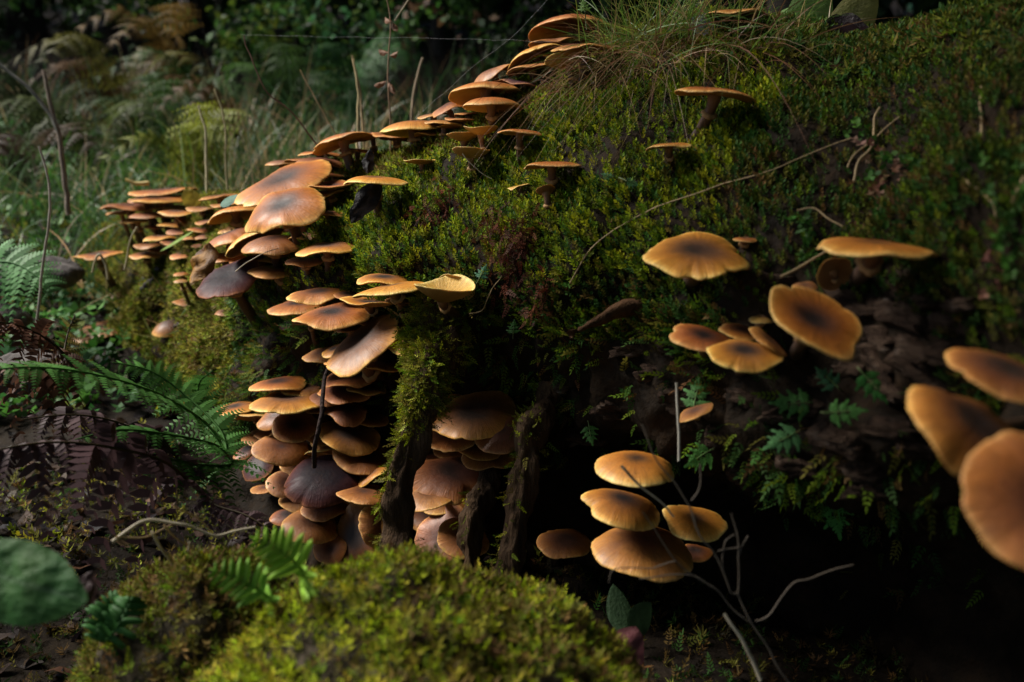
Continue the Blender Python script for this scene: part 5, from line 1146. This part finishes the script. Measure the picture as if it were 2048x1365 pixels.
# single dry stalks that stand out
def foot(px, d): 
    X_ = (px - 1024) / FPX * d; return np.array([X_, d, float(gz(X_, d)) - .01])
for lab, l, d, r, c in (('thick bare stalk standing upright on the bank with a second leaning into it', [(88, 140), (105, 230), (118, 270), (130, 370), (138, 430)], 1.9, .0052, (.22, .17, .13)), ('grey bare stalk leaning from the dark into the upright one', [(-20, 118), (0, 130), (60, 180), (100, 230), (116, 262)], 1.9, .0042, (.20, .19, .16)),
        ('thin whitish stem rising out of the withered fern', [(77, 292), (97, 360), (100, 440), (85, 540), (72, 665)], 1.45, .0024, (.45, .40, .34)), ('dark seedy stem leaning toward the blackish stemmed mushroom', [(487, 70), (500, 110), (530, 180), (580, 222), (625, 280), (660, 322), (690, 350)], 1.38, .0013, (.13, .07, .05)),
        ('tall thin stem carrying curled brown leaves behind the tall orange mushroom', [(772, -10), (781, 45), (779, 100), (777, 160), (780, 260), (784, 330)], 1.45, .0013, (.22, .14, .08)), ('forked thin pale stem beside the curled brown leaves', [(822, -10), (805, 20), (790, 42)], 1.45, .0013, (.34, .28, .18)),
        ('tan grass stem with a narrow seed head right of the leaning dark stem', [(704, 110), (712, 140), (722, 200), (730, 330)], 1.7, .0022, TAN), ('pale straight stem in the tall grass left of the orange drooping mushroom', [(706, 118), (715, 180), (716, 240), (715, 320)], 1.65, .0026, (.48, .38, .20)),
        ('two toned stem standing at the end of the grass near the yellow green fern', [(428, 178), (442, 215), (450, 260), (452, 330), (455, 400)], 1.8, .0020, (.40, .33, .18)), ('short pale stem left of the two toned one', [(396, 210), (404, 240), (410, 262), (412, 330), (414, 400)], 1.8, .0026, (.48, .42, .26)),
        ('bent pale stem slanting behind the crest mushrooms', [(846, 115), (835, 150), (825, 200), (822, 270)], 1.8, .0026, (.30, .22, .14)), ('tan stem slanting long across the grass toward the far stack', [(600, 140), (640, 215), (670, 270), (690, 320)], 1.6, .0016, TAN), ('broken yellow straw lying on top of the far stack', [(250, 360), (270, 366), (298, 366)], 1.85, .0044, (.48, .36, .12)),
        ('bent pale straw arching over the yellow ground moss', [(185, 545), (192, 520), (201, 511), (212, 530), (216, 560)], 1.75, .0026, (.42, .36, .22)), ('pale straw curving down in front of the far mushrooms', [(275, 455), (262, 480), (255, 510), (250, 540)], 1.75, .0022, (.42, .36, .22))):
    stalk('dry_stalk', lab, 'stalk', PL(l, d)[::-1], r, r * .7, c, n=40)
for i, (x, y, x2, y2) in enumerate(((757, 100, 776, 106), (780, 112, 795, 104), (778, 165, 790, 188), (748, 172, 772, 163), (770, 36, 782, 44), (786, 45, 795, 62))):
    oneleaf('curled_leaf', ('curled dry leaf in the middle of the tall thin stem, outer of a pair', 'curled dry leaf in the middle of the tall thin stem, inner of a pair', 'curled dry leaf hanging lowest from the tall thin stem', 'flat dry leaf reaching sideways low on the tall thin stem', 'tiny dry leaf at the fork of the thin stems', 'tiny dry leaf hanging just below the fork of the thin stems')[i], 'leaf', P(x, y, 1.44), P(x2, y2, 1.43), [.2, -.8, .4], .009, (.22, .11, .06), group='curled leaves on thin stems', crump=.15, curl=.5, seed=60 + i)

# ------------------------------------------------------------------ grey stones on the far bank
for i, (x, y, d, w_, lab) in enumerate(((60, 530, 1.75, 150, 'flat grey stone on the bank behind the blurred fern'), (-20, 620, 1.5, 130, 'pale stone partly hidden by the shrivelled rust brown fern'), (60, 720, 1.3, 160, 'grey brown stone under the shrivelled fern'))):
    c = P(x, y, d); R = w_ / 2 / FPX * d; nu_, nv_ = 24, 40; a = np.linspace(0, math.pi, nu_); th = np.linspace(0, 2 * math.pi, nv_, endpoint=False)
    V = np.stack([R * 1.3 * np.sin(a)[:, None] * np.cos(th), R * np.sin(a)[:, None] * np.sin(th), R * .5 * np.cos(a)[:, None] + 0 * th], -1).reshape(-1, 3)
    V = V * (1 + .22 * fbm((V + i) / R * 1.1, 4, 271))[:, None]
    zg = float(gz(c[0], c[1])); V[:, 2] += 0
    tag(obj('grey_stone', mesh('grey_stone', V, [gridfaces(nu_, nv_, True)], rockwood('grey_rock%d' % i, [(.3, (.03, .028, .026)), (.6, (.14, .125, .12)), (.85, (.30, .27, .25))], 30)), None, c - [0, 0, R * .3]), lab, 'stone')

# ------------------------------------------------------------------ bushes and trees of the wood
def leafcloud(n, c, rad, size, cols, w, seed, clump=7):
    g = np.random.default_rng(seed); k = max(3, n // 60)
    cc = g.normal(size=(k, 3)); cc = cc / np.linalg.norm(cc, axis=1, keepdims=True) * g.uniform(.35, 1, (k, 1)) ** .6
    p = cc[g.integers(0, k, n)] + g.normal(0, .16, (n, 3)); p = np.asarray(c) + p * np.asarray(rad)
    d = nrm(g.normal(size=(n, 3)) + [0, 0, -.2]); s_ = nrm(np.cross(d, g.normal(size=(n, 3)) + [0, 0, .1])); L_ = g.uniform(.6, 1.3, n)[:, None] * size
    nn = np.cross(d, s_)
    V = np.stack([p, p + d * L_ * .5 + s_ * L_ * .28 + nn * L_ * .05, p + d * L_, p + d * L_ * .5 - s_ * L_ * .28 + nn * L_ * .05], 1).reshape(-1, 3)
    return V, np.arange(4 * n).reshape(-1, 4), np.repeat(palette(n, cols, w), 4, 0)
def bush(px, py, d, rad, n, cols, w, label, seed, size=.05):
    n = int(n * .8)
    c = P(px, py, d); b = np.array([c[0], c[1], float(gz(c[0], c[1])) - .02])
    root = thing('bush', label, 'bush', b, 'bushes at the edge of the wood')
    V, F, cl = leafcloud(n, c, rad, size, cols, w, seed); obj('foliage', mesh('foliage', V - b, [F], M_LEAF, {'col': cl}, smooth=False), root)
    for k in range(4):
        e = c + np.array([random.uniform(-.5, .5) * rad[0], random.uniform(-.4, .4) * rad[1], random.uniform(0, .5) * rad[2]])
        Vt, Ft = tube(crom(np.array([b, (b + e) / 2 + [random.uniform(-.05, .05), 0, 0], e]), 10), np.linspace(.008, .003, 10), 6)
        obj('branch', mesh('branch', Vt - b, [Ft], M_TRUNK), root)
BGR = (.06, .14, .025); BYG = (.13, .18, .025); BDK = (.022, .05, .015)
bush(600, 70, 4.6, (.38, .3, .30), 900, [BGR, BYG, BDK], [.45, .3, .25], 'bright green and yellowish bush lit behind the tall grass', 501)
bush(700, 60, 4.9, (.30, .3, .28), 700, [(.08, .24, .09), BGR, BDK], [.4, .35, .25], 'bluish green bush right of the bright yellowish one', 502)
bush(1020, 40, 5.2, (.28, .3, .28), 360, [BGR, BDK], [.3, .7], 'thin dim bush behind the crest mushrooms', 503)
bush(420, 30, 5.2, (.5, .3, .3), 700, [BGR, BDK, BYG], [.3, .55, .15], 'dim green bush above the fresh fern', 504)
bush(120, 50, 5.6, (.8, .4, .4), 900, [BDK, BGR], [.7, .3], 'dark bush at the shaded top of the bank', 505)
bush(880, 110, 4.4, (.3, .3, .25), 420, [BGR, BDK, (.14, .08, .04)], [.35, .4, .25], 'low mixed green and brown bush behind the tall stems', 506)

q5 = (-1.25, .95, .36); b5 = np.array([q5[0], q5[1], float(gz(q5[0], q5[1])) - .02])  # bush out of view, added to darken the left foreground
r5 = thing('bush', 'unseen low leafy bush added left of the ferns to shade the ground', 'bush', b5, 'bushes at the edge of the wood')
V, F, cl = leafcloud(1300, q5, (.42, .42, .36), .055, [BGR, BDK], [.4, .6], 507); obj('foliage', mesh('foliage', V - b5, [F], M_LEAF, {'col': cl}, smooth=False), r5)
for k in range(4):
    e = np.array(q5) + [random.uniform(-.2, .2), random.uniform(-.2, .2), .15]; Vt, Ft = tube(crom(np.array([b5, (b5 + e) / 2, e]), 8), np.linspace(.008, .003, 8), 6); obj('branch', mesh('branch', Vt - b5, [Ft], M_TRUNK), r5)

def tree(x, y, h, r, crown, label, seed, n=5000, size=.28, cz=None, lean=0, group='trees of the wood'):
    b = np.array([x, y, float(gz(x, y)) - .1]); rr = random.Random(seed)
    root = thing('tree', label, 'tree', b, group)
    pth = crom(np.array([b, b + [lean * .3, 0, h * .35], b + [lean * .7, .05, h * .7], b + [lean, 0, h]]), 24)
    V, F = tube(pth, np.interp(np.linspace(0, 1, 24), [0, .05, .4, 1], [r * 1.5, r * 1.05, r * .8, r * .2]), 14)
    V = V + nrm(V - np.repeat(pth, 14, 0)) * (.1 * r * fbm(V * [6, 6, 1.5], 3, seed))[:, None]
    obj('trunk', mesh('trunk', V - b, [F], M_TRUNK), root)
    top_ = pth[-1] - [0, 0, crown[2] * .6] if cz is None else np.array([x + lean, y, cz])
    for k in range(9):
        o = pth[int(10 + k * 1.4)]; a = rr.uniform(0, 6.28); e = o + np.array([math.cos(a) * crown[0] * .7, math.sin(a) * crown[1] * .7, rr.uniform(.1, .5) * crown[2]])
        Vt, Ft = tube(crom(np.array([o, (o + e) / 2 + [0, 0, -.1], e]), 10), np.linspace(r * .3, r * .06, 10), 6); obj('limb', mesh('limb', Vt - b, [Ft], M_TRUNK), root)
    V, F, cl = leafcloud(n, top_, crown, size, [(.030, .06, .016), (.02, .04, .012), (.05, .08, .02)], [.4, .35, .25], seed)
    obj('crown', mesh('crown', V - b, [F], M_CANOPY, {'col': cl}, smooth=False), root)
# visible trunks far behind
for i, (px, d, r, lab) in enumerate(((880, 6.5, .035, 'slim grey trunk standing behind the thin stems'), (1012, 7.2, .04, 'slim grey trunk behind the crest mushrooms'), (530, 7.5, .045, 'slim trunk behind the bright green bush'), (1555, 4.6, .09, 'pale broad trunk rising behind the grass tuft'), (270, 8.5, .10, 'dark trunk above the faded yellow fern'), (90, 7.8, .12, 'dark trunk above the leaning bare stalks'), (730, 9.5, .12, 'dark trunk deep in the wood behind the bluish bush'), (1250, 8.8, .13, 'dark trunk hidden behind the topmost mushroom'), (1850, 7, .14, 'dark trunk beyond the right end of the log'))):
    X_ = (px - 1024) / FPX * d; tree(X_, d, 6.5 + (i % 3), r, (1.9, 1.9, 2.2), lab, 600 + i, 2400, .34)
for i, (px, d, lab) in enumerate(((-300, 7.0, 'low dark leafy tree at the shaded end of the wood'), (60, 8.6, 'low dark leafy tree above the bare stalks'), (420, 8.2, 'low dark leafy tree above the fresh fern'), (760, 8.0, 'low dark leafy tree behind the bushes'), (1100, 7.4, 'low dark leafy tree behind the topmost mushrooms'), (1480, 7.0, 'low dark leafy tree behind the grass tuft'), (1850, 6.6, 'low dark leafy tree beyond the log end'), (2300, 6.0, 'low dark leafy tree far right of the log'))):
    X_ = (px - 1024) / FPX * d; tree(X_, d, 5.0, .07, (1.5, 1.1, 1.9), lab, 800 + i, 3200, .18, cz=float(gz(X_, d)) + 1.5)
# unseen young tree, added so its low bough shades the log's right half
tree(1.25, 1.0, 2.4, .03, (.50, .50, .28), 'unseen young tree added behind the log, its low bough shading the near end', 880, 640, .085, cz=1.45, lean=-1.85)
# trees around the glade that shade the place
for i, (x, y, h, cr_, lab) in enumerate(((2.6, .6, 5.5, 2.3, 'tree right of the log shading its near end'), (1.9, -2.2, 5.0, 2.4, 'tree behind the viewer shading the hollow'), (-.6, -3.2, 5.6, 2.5, 'tree behind the viewer on the open side'), (3.4, 3.2, 6.5, 2.4, 'tree beyond the log on the shaded side'), (.9, 4.9, 6.0, 2.1, 'tree standing behind the log crest'), (-1.6, 7.2, 7.0, 2.6, 'tree at the top of the bank'), (-4.4, 7.4, 5.6, 1.3, 'tree at the shaded end of the bank'), (1.0, 1.9, 5.2, 1.5, 'tree right behind the log leaning over it'), (4.4, -.8, 6, 2.4, 'tree far right of the log'), (-3.4, -2.6, 6.0, 2.0, 'tree behind the viewer beside the bank'))):
    tree(x, y, h, .11, (cr_, cr_, cr_ * .9), lab, 700 + i, 3600, .40)
